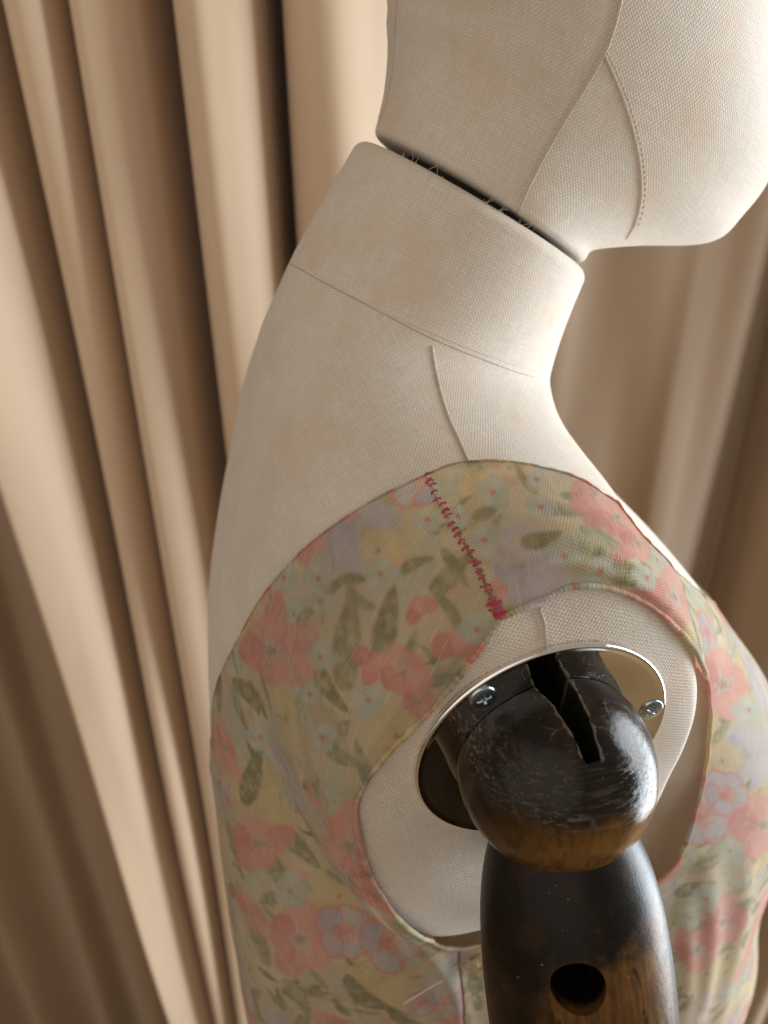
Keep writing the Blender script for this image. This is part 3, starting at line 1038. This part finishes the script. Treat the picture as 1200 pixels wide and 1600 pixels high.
# each panel of the dress laid flat on its own, the way it was cut
keep_v = np.zeros((NI, NJ), bool); keep_v.ravel()[np.unique(Fg[keep])] = True
Dflat = D - Nn * disp[..., None]
jgrid = np.arange(NJ)[None] + np.zeros((NI, 1))
UVP = []
for k, msk in enumerate((keep_v & (jgrid < seam_row[:, None] + 2), keep_v & (jgrid > seam_row[:, None] - 2))):
    q = flatten_cloth(Dflat, UV, 5, 2600, msk)
    for _ in range(7):
        Kq = np.pad(q, ((3, 3), (3, 3), (0, 0)), mode='reflect', reflect_type='odd')
        q = sum(Kq[3 + w:3 + w + NI, 3:3 + NJ] for w in range(-3, 4)) / 7
        Kq = np.pad(q, ((3, 3), (3, 3), (0, 0)), mode='reflect', reflect_type='odd')
        q = sum(Kq[3:3 + NI, 3 + w:3 + w + NJ] for w in range(-3, 4)) / 7
    e1 = np.linalg.norm(np.diff(q, axis=0), axis=2) / np.linalg.norm(np.diff(Dflat, axis=0), axis=2)
    e2 = np.linalg.norm(np.diff(q, axis=1), axis=2) / np.linalg.norm(np.diff(Dflat, axis=1), axis=2)
    a_ = q[1:, :-1] - q[:-1, :-1]; b_ = q[:-1, 1:] - q[:-1, :-1]
    sg = np.sign((a_[..., 1] * b_[..., 0] - a_[..., 0] * b_[..., 1]))
    mm = msk[:-1, :-1]
    print('FLAT', k, 'rows', np.percentile(e1[msk[:-1]], [1, 10, 50, 90, 99]).round(2), 'cols', np.percentile(e2[msk[:, :-1]], [1, 10, 50, 90, 99]).round(2), 'folded', int((sg[mm] != np.sign(sg[mm].sum())).sum()), int(mm.sum()))
    lo, hi = q[msk].min(0) - .004, q[msk].max(0) + .004
    q = q - lo + np.array([0 if not UVP else UVP[0][1][0], 0])
    UVP.append((q, hi - lo))
PUV = [UVP[0][0], UVP[1][0]]
PRINT_W = UVP[0][1][0] + UVP[1][1][0]; PRINT_H = max(UVP[0][1][1], UVP[1][1][1])


def print_uv(ij):
    ij = np.asarray(ij)
    fr_ = ij[..., 1] > np.interp(ij[..., 0], np.arange(NI), seam_row)
    return np.where(fr_[..., None], sample(PUV[1], ij), sample(PUV[0], ij))


uv_arm = sample(UV, arm_ij)
uv_neck = sample(UV, neck_full)
seam_full = np.stack([np.arange(NI), seam_row], 1)[:-1]
uv_seam = sample(UV, seam_full)


def nearest_on(line_uv, line_ij, q):
    A0 = line_uv[:-1][None]; AB = (line_uv[1:] - line_uv[:-1])[None]
    tq = np.clip(((q[:, None] - A0) * AB).sum(2) / ((AB ** 2).sum(2) + 1e-15), 0, 1)
    dd = np.linalg.norm(A0 + AB * tq[..., None] - q[:, None], axis=2)
    k = dd.argmin(1); tk = tq[np.arange(len(q)), k]
    return dd[np.arange(len(q)), k], line_ij[k] * (1 - tk[:, None]) + line_ij[k + 1] * tk[:, None]


def panel(sel, gap, name, root, mat, side):
    f = Fg[sel]
    e = np.sort(np.concatenate([f[:, [0, 1]], f[:, [1, 2]], f[:, [2, 3]], f[:, [3, 0]]]), axis=1)
    key = e[:, 0].astype(np.int64) * (NI * NJ) + e[:, 1]
    uq, cnt = np.unique(key, return_counts=True)
    bd = uq[cnt == 1]; bv = np.unique(np.r_[bd // (NI * NJ), bd % (NI * NJ)]).astype(int)
    IJ = np.stack([np.arange(NI * NJ) // NJ, np.arange(NI * NJ) % NJ], 1).astype(float)
    q = UV.reshape(-1, 2)[bv]
    best = np.full(len(bv), .0028); newij = IJ[bv].copy(); kind = np.zeros(len(bv), int)
    for kd, (lu, li) in enumerate(((uv_seam, seam_full), (uv_arm, arm_ij), (uv_neck, neck_full)), 1):
        for c0 in range(0, len(q), 400):
            dd, ij = nearest_on(lu, li, q[c0:c0 + 400])
            m = dd < best[c0:c0 + 400]
            ix = np.arange(c0, min(c0 + 400, len(q)))[m]
            best[ix] = dd[m]; newij[ix] = ij[m]; kind[ix] = kd
    P = D.reshape(-1, 3).copy(); uvp = PUV[side].reshape(-1, 2).copy()
    nn = sample(Nn, newij)
    P[bv] = sample(D, newij); uvp[bv] = sample(PUV[side], newij)
    tang = np.cross(nn, np.array([0, 0, 1.0])); tang = sample(np.gradient(D, axis=1), newij); tang /= np.linalg.norm(tang, axis=1)[:, None]
    ms = kind == 1
    P[bv[ms]] += tang[ms] * gap + nn[ms] * (-.0004)
    used = np.unique(f); remap = -np.ones(NI * NJ, int); remap[used] = np.arange(len(used))
    Pn = P[used]; f2 = remap[f]
    loc = Pn - O3; yl = loc @ EY
    Pm = Pn - 2 * yl[:, None] * EY
    Vall = np.concatenate([Pn, Pm]); Fall = np.concatenate([f2, f2[:, ::-1] + len(Pn)])
    uva = np.concatenate([uvp[used], uvp[used]])
    return build_mesh(name, Vall, Fall, uva, mat, root)


# print: painted flowers on cloth coordinates --------------------------------
RES = .00028
U0, V0 = -.34, .0
U0 = V0 = 0.0
PW, PH = int(PRINT_W / RES), int(PRINT_H / RES)
print('print size', PW, PH)


def soft_noise(h, w, size, seed):
    rg = np.random.default_rng(seed)
    gh, gw = int(h / size) + 3, int(w / size) + 3
    G = rg.random((gh, gw))
    yi = np.arange(h) / size; xi = np.arange(w) / size
    y0 = yi.astype(int); x0 = xi.astype(int); fy = yi - y0; fx = xi - x0
    fy = (fy * fy * (3 - 2 * fy))[:, None]; fx = (fx * fx * (3 - 2 * fx))[None]
    G0 = G[y0]; G1 = G[y0 + 1]
    return (G0[:, x0] * (1 - fx) + G0[:, x0 + 1] * fx) * (1 - fy) + (G1[:, x0] * (1 - fx) + G1[:, x0 + 1] * fx) * fy


img = np.empty((PH, PW, 3), np.float32)
bgc = np.array([.80, .725, .59])
n1 = soft_noise(PH, PW, 70, 1); n2 = soft_noise(PH, PW, 28, 2); n3 = soft_noise(PH, PW, 9, 3)
edge_n = (n2 + n3 * .5) / 1.5
img[:] = bgc + (n1 - .5)[..., None] * np.array([.12, .11, .13])
for sd, sz, col, lo in ((5, 60, (.62, .60, .42), .55), (6, 48, (.82, .73, .54), .58), (7, 52, (.68, .70, .62), .60), (8, 40, (.80, .64, .52), .66)):
    al = np.clip((soft_noise(PH, PW, sz, sd) * .75 + n3 * .25 - lo) / .16, 0, 1) * .7
    img[:] = img * (1 - al[..., None]) + np.array(col) * al[..., None]
del n1


JAC = [None]


def stamp(cu, cv, rad, fn):
    """fn(x, y, noise) -> list of (alpha, colour) painted in order, x and y in metres from the centre"""
    px, py = (cu - U0) / RES, (cv - V0) / RES; k = int(rad * (1.0 if JAC[0] is None else 2.4) / RES) + 3
    x0, x1 = max(0, int(px) - k), min(PW, int(px) + k); y0, y1 = max(0, int(py) - k), min(PH, int(py) + k)
    if x1 - x0 < 3 or y1 - y0 < 3: return
    yy, xx = np.mgrid[y0:y1, x0:x1]
    xm, ym = (xx - px) * RES, (yy - py) * RES
    if JAC[0] is not None:
        xm, ym = JAC[0][0, 0] * xm + JAC[0][0, 1] * ym, JAC[0][1, 0] * xm + JAC[0][1, 1] * ym
    en = edge_n[y0:y1, x0:x1] - .5; fn_ = n3[y0:y1, x0:x1] - .5
    for al, col in fn(xm, ym, en, fn_):
        al = np.clip(al, 0, 1)[..., None]
        img[y0:y1, x0:x1] = img[y0:y1, x0:x1] * (1 - al) + np.asarray(col) * al


def sst(x, a, b):
    t = np.clip((x - a) / (b - a), 0, 1); return t * t * (3 - 2 * t)


def flower(cu, cv, rad, rot, cols, star=None, dot=None, npet=5, strength=.80, outline=None, wide=.455, sq=1.0, miss=()):
    def fn(x, y, en, fnz):
        lay = []
        y = y / sq
        for k in range(npet):
            if k in miss: continue
            ph = rot + 2 * math.pi * k / npet + .15 * math.sin(k * 5.1 + cu * 999)
            c, s = math.cos(ph), math.sin(ph)
            p = c * x + s * y; q = -s * x + c * y
            L = rad * (1 + .13 * math.sin(k * 2.3 + cv * 777))
            w = rad * wide * sst(p, -.15 * rad, .62 * rad) + rad * .05
            e = np.sqrt(((p - .52 * L) / (.50 * L)) ** 2 + (q / (w + 1e-6)) ** 2) + .28 * en + .10 * np.clip(p / L - .7, 0, 1) * np.cos(q / rad * 9)
            al = sst(e, 1.10, .80) * (strength + .7 * fnz + .5 * en)
            tone = cols[k % len(cols)]
            lay.append((al, tone))
            if outline is not None:
                lay.append((sst(e, 1.08, .98) * sst(e, .78, .92) * .8, outline))
            lay.append((al * sst(e, .9, .3) * .30, np.array(tone) * np.array([1.05, 1.13, 1.12])))
            lay.append((al * sst(np.abs(q) / rad, .05, .01) * sst(p, rad * .75, rad * .2) * .35, np.array(tone) * .82))
        rr = np.hypot(x, y); an = np.arctan2(y, x)
        if star is not None:
            lay.append((sst(rr / rad * (1 + .35 * np.cos(5 * an + rot)) + .25 * en, .30, .16) * .55, star))
            lay.append((sst(rr / rad * (1 + .3 * np.cos(5 * an)), .15, .08) * .65, (.50, .48, .36)))
            lay.append((sst(rr / rad, .07, .04) * .8, (.80, .50, .36)))
        if dot is not None:
            lay.append((sst(rr, .0011, .0006) * .85, dot))
        return lay
    stamp(cu, cv, rad * 1.35, fn)


def leaf(cu, cv, L, wd, rot, col, bend=0.):
    c, s = math.cos(rot), math.sin(rot)
    def fn(x, y, en, fnz):
        p = c * x + s * y; q = -s * x + c * y - bend * (p / L) ** 2 * L
        t = np.clip(p / L, -1, 1)
        w = wd * np.sqrt(np.clip(1 - t * t, 0, 1)) * (1 - .45 * t)
        e = np.abs(q) / (w + 1e-6) + .35 * en
        al = sst(e, 1.15, .75) * (np.abs(p) < L) * (.74 + .7 * fnz + .5 * en)
        return [(al, col), (al * sst(np.abs(q) / wd, .16, .05) * .35, np.array(col) * 1.28), (al * (q > 0) * .22, np.array(col) * .85)]
    stamp(cu, cv, L * 1.2, fn)


def blob(cu, cv, rad, col, alpha=.75, sq=1., rot=0.):
    c, s = math.cos(rot), math.sin(rot)
    def fn(x, y, en, fnz):
        p = c * x + s * y; q = (-s * x + c * y) / sq
        e = np.hypot(p, q) / rad + .55 * en
        return [(sst(e, 1.05, .80) * (alpha + .5 * fnz), col)]
    stamp(cu, cv, rad * 1.5, fn)


CORAL = [(.86, .50, .46), (.88, .56, .51), (.83, .45, .42)]
LAV = [(.69, .66, .73), (.72, .69, .74), (.65, .62, .70)]
YEL = [(.83, .73, .50), (.80, .69, .46)]
BLU = [(.68, .705, .65), (.72, .74, .69)]
OLV = [(.49, .47, .29), (.54, .52, .35), (.45, .45, .28), (.54, .53, .41)]
RED = (.82, .36, .32)
STAR = (.72, .73, .74)
placed = []


def at(u, v):
    ij = hits([(u, v)])
    if not len(ij): return None
    P = sample(D, ij)[0]; q = print_uv(ij)[0]
    return q[0], q[1], float((P - CAM) @ FW) / FPX


def motif(u, v, rpx, kind, rot=0., **kw):
    h = at(u, v)
    if h is None: return
    cu, cv, sc = h; rad = rpx * sc
    placed.append((cu, cv, rad))
    # flower stretched on the cloth by the pixel-to-uv mapping, keeping its image proportions
    e = [at(u + 14, v), at(u - 14, v), at(u, v + 14), at(u, v - 14)]
    if all(q is not None for q in e):
        M = np.array([[(e[0][k] - e[1][k]) / 28, -(e[2][k] - e[3][k]) / 28] for k in (0, 1)]) / sc
        sv = np.linalg.svd(M)[1]
        if sv[0] < 3.4 and sv[1] > .6: JAC[0] = np.linalg.inv(M)
    draw(cu, cv, rad, kind, rot, **kw)
    JAC[0] = None


def draw(cu, cv, rad, kind, rot, **kw):
    if kind == 'coral': flower(cu, cv, rad, rot, CORAL, star=STAR, **kw)
    elif kind == 'tulip': flower(cu, cv, rad, rot, CORAL, npet=5, miss=(3, 4), strength=.95, **kw)
    elif kind == 'lav': flower(cu, cv, rad, rot, LAV, strength=.7, wide=.58, **kw)
    elif kind == 'lavc': flower(cu, cv, rad, rot, LAV, strength=.75, wide=.52, outline=(.87, .48, .45), dot=None, **kw); flower(cu, cv, rad * .42, rot + .3, CORAL, strength=.7)
    elif kind == 'yel': flower(cu, cv, rad, rot, YEL, strength=.7, wide=.5, dot=RED, **kw)
    elif kind == 'blu': flower(cu, cv, rad, rot, BLU, strength=.75, dot=RED, **kw)
    elif kind == 'leaf': leaf(cu, cv, rad, rad * kw.get('w', .32), rot, OLV[kw.get('c', 0)], kw.get('bend', 0))
    elif kind == 'blob': blob(cu, cv, rad, kw['col'], kw.get('alpha', .75), kw.get('sq', 1), rot)


r2 = np.random.default_rng(23)
# everything traced from the photograph; kept in a list so that the random filling keeps clear of it
TR = [('lav', 560, 832, 62, .3), ('yel', 592, 862, 40, .9), ('lav', 452, 1215, 62, .4), ('lav', 385, 1560, 44, .1), ('lav', 826, 888, 62, .6), ('lav', 1176, 1182, 52, .5),
      ('yel', 447, 1125, 58, .5), ('yel', 398, 1246, 52, .2), ('yel', 420, 1300, 48, 1.1), ('yel', 530, 1400, 50, .3), ('yel', 618, 1150, 46, .8), ('yel', 690, 1405, 30, .4),
      ('yel', 600, 1525, 56, .2), ('yel', 1060, 985, 30, .2), ('yel', 1128, 1190, 34, .2), ('yel', 745, 765, 34, .9), ('yel', 1100, 1515, 34, .3), ('yel', 360, 1200, 40, .6),
      ('leaf', 540, 1002, 80, 1.48), ('leaf', 604, 972, 58, 1.35), ('leaf', 512, 1078, 48, -1.0), ('leaf', 706, 897, 46, .75), ('leaf', 555, 905, 28, .1), ('leaf', 478, 960, 24, .8),
      ('leaf', 396, 1092, 40, -.9), ('leaf', 392, 1215, 46, 1.3), ('leaf', 528, 1180, 46, -.7), ('leaf', 566, 1195, 40, 1.9), ('leaf', 640, 1015, 34, 1.2), ('leaf', 690, 1062, 36, .2),
      ('leaf', 505, 925, 26, .5), ('leaf', 560, 940, 30, -.6), ('leaf', 880, 800, 46, -.1), ('leaf', 945, 850, 46, -.5), ('leaf', 985, 905, 40, -.6), ('leaf', 845, 845, 34, .2),
      ('leaf', 1130, 1140, 28, .9), ('leaf', 1160, 1240, 26, .9), ('leaf', 1085, 1385, 34, .4), ('leaf', 1110, 1345, 26, .4), ('leaf', 1150, 1420, 34, .9), ('leaf', 470, 1325, 44, -.8),
      ('leaf', 430, 1355, 50, -.9), ('leaf', 365, 1330, 50, -1.1), ('leaf', 530, 1375, 30, -.4), ('leaf', 570, 1560, 46, -.6), ('leaf', 640, 1595, 40, -.4), ('leaf', 470, 1560, 40, -1.0),
      ('leaf', 410, 1480, 36, -1.1), ('leaf', 1060, 1490, 30, .5), ('leaf', 760, 800, 26, .3), ('leaf', 720, 790, 24, .9), ('leaf', 900, 775, 26, .1), ('leaf', 650, 880, 30, .4),
      ('coral', 423, 1018, 60, .5), ('coral', 545, 1322, 58, 2.6), ('coral', 487, 1243, 24, .2), ('coral', 352, 1172, 52, .8), ('coral', 400, 1318, 48, .3), ('coral', 470, 1466, 62, .4),
      ('coral', 392, 1430, 50, .8), ('coral', 1130, 1070, 56, .2), ('coral', 1192, 1290, 52, .3), ('coral', 1125, 1440, 42, .2), ('coral', 1085, 1480, 36, .9), ('coral', 1160, 1505, 40, .4),
      ('coral', 930, 770, 38, .4), ('coral', 965, 808, 34, 1.0), ('coral', 992, 850, 30, .2), ('coral', 1050, 935, 46, .2), ('tulip', 660, 962, 32, .9), ('tulip', 562, 1045, 36, -.9), ('coral', 630, 1052, 42, .9),
      ('tulip', 712, 1025, 40, .2), ('coral', 655, 1098, 26, .5), ('coral', 390, 1580, 36, .4), ('coral', 542, 800, 18, .6), ('coral', 773, 925, 20, .2),
      ('lavc', 540, 1455, 46, .2), ('lavc', 612, 1465, 52, .7), ('lavc', 1098, 1275, 48, .4), ('lavc', 1135, 1240, 36, 1.0), ('lavc', 1195, 1450, 30, .4),
      ('blu', 443, 903, 24, .1), ('blu', 497, 904, 26, .5), ('blu', 501, 939, 22, .9), ('blu', 594, 897, 32, .2), ('blu', 500, 1027, 24, .6), ('blu', 483, 1085, 18, .3), ('blu', 407, 1152, 24, .8),
      ('blu', 503, 1152, 24, .2), ('blu', 668, 813, 24, .4), ('blu', 770, 770, 30, .2), ('blu', 757, 845, 28, .9), ('blu', 716, 808, 18, .2), ('blu', 838, 750, 18, .3), ('blu', 845, 795, 24, .4),
      ('blu', 880, 872, 26, .2), ('blu', 745, 985, 30, .7), ('blu', 1170, 1110, 24, .5), ('blu', 1100, 1400, 24, .2), ('blu', 500, 1290, 26, .3), ('blu', 455, 1390, 30, .2), ('blu', 690, 1520, 26, .4),
      ('blu', 1075, 1430, 22, .1), ('blu', 640, 1450, 22, .2), ('blu', 1000, 905, 20, .4), ('blu', 930, 890, 22, .8), ('blu', 1140, 1330, 22, .3)]
pl0 = []
for kd, uu, vv, rp, ro_ in TR:
    h = at(uu, vv)
    if h: pl0.append((h[0], h[1], rp * h[2]))
pl0 = np.array(pl0)
# random filling beyond the traced ones
for q in range(1500):
    cu, cv, ro_ = r2.uniform(U0, U0 + PW * RES), r2.uniform(V0, V0 + PH * RES), r2.uniform(0, 6.28)
    if q % 3: leaf(cu, cv, r2.uniform(.004, .011), r2.uniform(.0008, .0024), ro_, OLV[int(r2.integers(4))], r2.uniform(-.5, .5))
    else: blob(cu, cv, r2.uniform(.002, .006), [YEL[0], LAV[1], BLU[0], CORAL[1], (.80, .68, .56)][int(r2.integers(5))], .45, r2.uniform(.5, 1), ro_)
fill = []
for tries in range(5200):
    kd = ['coral', 'leaf', 'leaf', 'yel', 'lav', 'blu', 'blu', 'lavc', 'leaf', 'coral'][int(r2.integers(10))]
    rad = {'coral': .0165, 'leaf': .013, 'yel': .015, 'lav': .017, 'lavc': .0145, 'blu': .0065}[kd] * r2.uniform(.75, 1.15)
    cu, cv = r2.uniform(U0, U0 + PW * RES), r2.uniform(V0, V0 + PH * RES)
    d0 = np.hypot(pl0[:, 0] - cu, pl0[:, 1] - cv)
    if (d0 < (pl0[:, 2] + rad) * .72).any(): continue
    if any(math.hypot(q[0] - cu, q[1] - cv) < (q[2] + rad) * .70 for q in fill): continue
    fill.append((cu, cv, rad, kd, r2.uniform(0, 6.28)))
rank = {'lav': 0, 'yel': 1, 'lavc': 2, 'leaf': 3, 'coral': 4, 'blu': 5}
for cu, cv, rad, kd, ro_ in sorted(fill, key=lambda q: rank[q[3]]):
    kw = {'c': int(r2.integers(4)), 'w': r2.uniform(.24, .38)} if kd == 'leaf' else {}
    draw(cu, cv, rad, kd, ro_, **kw)
for kd, uu, vv, rp, ro_ in TR:
    kw = {'c': int(r2.integers(4)), 'w': r2.uniform(.24, .34), 'bend': r2.uniform(-.25, .25)} if kd == 'leaf' else {}
    motif(uu, vv, rp, kd, ro_, **kw)
img = np.clip(img, 0, 1)
gm = img.mean(2, keepdims=True)
img = gm + (img - gm) * .84
img = img * .77 + np.array([.87, .80, .68]) * .23
for _ in range(4):
    img[1:-1] = (img[:-2] + 2 * img[1:-1] + img[2:]) / 4; img[:, 1:-1] = (img[:, :-2] + 2 * img[:, 1:-1] + img[:, 2:]) / 4
img = np.clip(img, 0, 1)
pic = bpy.data.images.new('floral_print', PW, PH, alpha=False)
buf = np.ones((PH, PW, 4), np.float32); buf[..., :3] = img
pic.pixels.foreach_set(buf.ravel())
pic.pack()
del buf


def dress_material():
    m, nt, B = new_mat('floral_voile'); N = NT(nt)
    uv, h, su, sv = weave(N, .00062, .25)
    mp = N.n('ShaderNodeMapping'); N.link(uv, mp.inputs[0])
    mp.inputs['Scale'].default_value = (1 / (PW * RES), 1 / (PH * RES), 1)
    mp.inputs['Location'].default_value = (-U0 / (PW * RES), -V0 / (PH * RES), 0)
    tx = N.n('ShaderNodeTexImage', image=pic, interpolation='Cubic', extension='EXTEND'); N.link(mp.outputs[0], tx.inputs[0])
    c = tx.outputs[0]
    # rows of thread, with the linen below showing in the openings
    rot = N.mapping(uv, rot=(0, 0, .5))
    wv = N.n('ShaderNodeSeparateXYZ'); N.link(rot, wv.inputs[0])
    l1 = N.math('MULTIPLY_ADD', N.math('SINE', N.math('MULTIPLY', wv.outputs[0], 2 * math.pi / .00105)), .5, .5)
    l2 = N.math('MULTIPLY_ADD', N.math('SINE', N.math('MULTIPLY', wv.outputs[1], 2 * math.pi / .00105)), .5, .5)
    gap = N.math('MULTIPLY', l1, l2)
    hgt = N.math('MULTIPLY', N.math('MAXIMUM', N.math('SUBTRACT', 1.0, l1), N.math('SUBTRACT', 1.0, l2)), 1.0)
    dk = N.mix(1.0, c, (.60, .56, .48, 1), 'MULTIPLY')
    c = N.mix(N.math('MULTIPLY', gap, .62), c, dk)
    sl = N.noise(N.mapping(uv, (1300, 60, 1), rot=(0, 0, .5)), 1.0, 2)
    c = N.mix(N.math('MULTIPLY', N.smooth(sl, .55, .75), .25), c, (.86, .82, .72, 1))
    N.link(c, B.inputs['Base Color'])
    B.inputs['Roughness'].default_value = .85
    B.inputs['Specular IOR Level'].default_value = .15
    B.inputs['Sheen Weight'].default_value = .15
    fine = N.noise(uv, 120.0, 3)
    hh = N.math('ADD', hgt, N.math('MULTIPLY', fine, 1.3))
    bmp = N.bump(hh, .00022, .8)
    N.link(bmp, B.inputs['Normal'])
    tr = N.n('ShaderNodeBsdfTranslucent'); N.link(N.mix(1.0, c, (1.0, .86, .70, 1), 'MULTIPLY'), tr.inputs[0]); N.link(bmp, tr.inputs['Normal'])
    mx = N.n('ShaderNodeMixShader'); mx.inputs[0].default_value = .32
    N.link(B.outputs[0], mx.inputs[1]); N.link(tr.outputs[0], mx.inputs[2])
    N.link(mx.outputs[0], nt.nodes['Material Output'].inputs[0])
    return m


VOILE = dress_material()
DRESS = thing('dress', 'sleeveless pastel floral dress with pink hand stitching on its shoulder, worn by the mannequin', 'dress', (float(O3[0]), float(O3[1]), .66))
fp = panel(keep & front, .0007, 'front_panel', DRESS, VOILE, 1)
bp = panel(keep & ~front, -.0007, 'back_panel', DRESS, VOILE, 0)

# rolled hems
def hem(name, ij, r, lift, wob=0.):
    ij = np.asarray(ij)
    P = sample(D, ij) + sample(Nn, ij) * lift
    if wob:
        kk = np.arange(len(P))
        P = P + sample(Nn, ij) * (wob * (np.sin(kk * .31) * np.sin(kk * .113 + 1) + .5 * np.sin(kk * .77)))[:, None]
    rad = r * (1 + .25 * np.sin(np.arange(len(P)) * .23) * np.sin(np.arange(len(P)) * .071))
    tube(name, P, rad, VOILE, DRESS, 8, print_uv(ij))


hem('armhole_hem', arm_ij, .0011, .0003, .00035)
nsel = neck_full
nsel = smooth_line(nsel, 400)
hem('neckline_hem', nsel, .00045, .0002, .0002)

# stitches over the shoulder seam
seam3 = np.stack([np.interp(np.linspace(0, 1, 200), np.linspace(0, 1, len(st_ij)), st_ij[:, k]) for k in (0, 1)], 1)
SP = sample(D, seam3); SN = sample(Nn, seam3)
TG = np.gradient(SP, axis=0); TG /= np.linalg.norm(TG, axis=1)[:, None]
CR = np.cross(SN, TG)
pos = list(np.linspace(.012, .86, 21)) + list(np.linspace(.885, .985, 8))
PROBE = [plain('pink_thread_deep', (.36, .035, .075), .6, 0, .3), THREAD]
for q, f in enumerate(pos):
    k = int(np.clip(f + random.uniform(-.008, .008), 0, .995) * 199)
    c = SP[k] + SN[k] * .0005
    tight = f > .87
    L = random.uniform(.0011, .0017) * (1.0 if not tight else 1.35)
    ang = random.uniform(-.2, .2) + .12
    dv = CR[k] * math.cos(ang) + TG[k] * math.sin(ang)
    off = CR[k] * random.uniform(-.0006, .0006) + (SN[k] * random.uniform(0, .0009) if tight else 0)
    s_ = np.linspace(-1, 1, 7)
    P = c + off + dv[None] * (s_ * L)[:, None] + SN[k][None] * (.00035 * (1 - s_ ** 2) - .0007 * np.abs(s_) ** 3)[:, None]
    tube('stitch', P, .00034 if not tight else .00036, PROBE[q % 3 > 0], DRESS, 6)
    if not tight and q % 5 == 1:
        # second leg of the cross stitch
        P2 = c + off + (CR[k] * math.cos(-ang - .4) + TG[k] * math.sin(-ang - .4))[None] * (s_ * L * .9)[:, None] + SN[k][None] * (.0009 * (1 - s_ ** 2) - .0005 * np.abs(s_) ** 3)[:, None]
        tube('stitch', P2, .00024, THREAD, DRESS, 6)


def on_dress(pts, lift):
    ij = hits(pts)
    return sample(D, ij) + sample(Nn, ij) * lift


# frayed pale threads along the cut edges of the shoulder seam
FV, FF = [], []
for q in range(22):
    k = int(random.uniform(.02, .97) * 199); sd = random.choice((-1, -1, 1))
    c = SP[k] + CR[k] * sd * .0006 + SN[k] * .0002
    L = random.uniform(.0008, .0024)
    dv = CR[k] * sd * random.uniform(-.9, .6) + TG[k] * random.uniform(-.9, .9)
    t = np.linspace(0, 1, 6)[:, None]
    P = c + dv * L * t + SN[k] * (.0011 * np.sin(t * 3.0) * random.uniform(.3, 1))
    V, F = tube_geo(P, .00009, 4)
    b0 = sum(len(x) for x in FV); FV.append(V); FF += [[i + b0 for i in f] for f in F]
fr = build_mesh('frayed_edge', np.concatenate(FV), FF, np.zeros((sum(len(x) for x in FV), 2)), plain('pale_thread', (.72, .66, .52), .8, 0, .2), DRESS)
fr['kind'] = 'stuff'

# loose thread ends at the underarm
P = on_dress([(630, 1553), (690, 1515)], .0008)
P[0] -= FW * .004
P = np.linspace(P[0], P[1], 6) + np.outer(np.array([0, .4, .2, .6, .3, 0]), UP * .0005)
tube('loose_thread', smooth_line(P, 30), .00028, THREAD_PALE, DRESS, 6)
P = on_dress([(700, 1504), (712, 1504), (722, 1506)], .0010)
tube('loose_thread', smooth_line(P, 12), .00018, THREAD_PALE, DRESS, 6)
# gathered knot of cloth where the side seam meets the armhole
kij = hits([(746, 1500)])
kc = sample(D, kij)[0] + sample(Nn, kij)[0] * .002
uu_, vv_ = np.meshgrid(np.linspace(0, 2 * np.pi, 48, endpoint=False), np.linspace(.05, math.pi - .05, 28))
rad = .0062 * (1 + .16 * np.sin(3 * uu_ + 2 * vv_) + .10 * np.sin(5 * uu_ - 3 * vv_))
kn = sample(Nn, kij)[0]
kx = RT; ky = np.cross(kn, kx); ky /= np.linalg.norm(ky)
KV = kc + (rad * np.sin(vv_) * np.cos(uu_))[..., None] * kx * 1.1 + (rad * np.sin(vv_) * np.sin(uu_))[..., None] * ky * .9 + (rad * np.cos(vv_))[..., None] * kn * .6
yuv = np.array([.0, .0])
h = at(600, 1525)
kuv = np.stack([h[0] + .004 * np.cos(uu_), h[1] + .004 * np.sin(vv_)], -1)
build_mesh('gathered_knot', KV.reshape(-1, 3), grid_faces(28, 48, True), kuv.reshape(-1, 2), VOILE, DRESS)
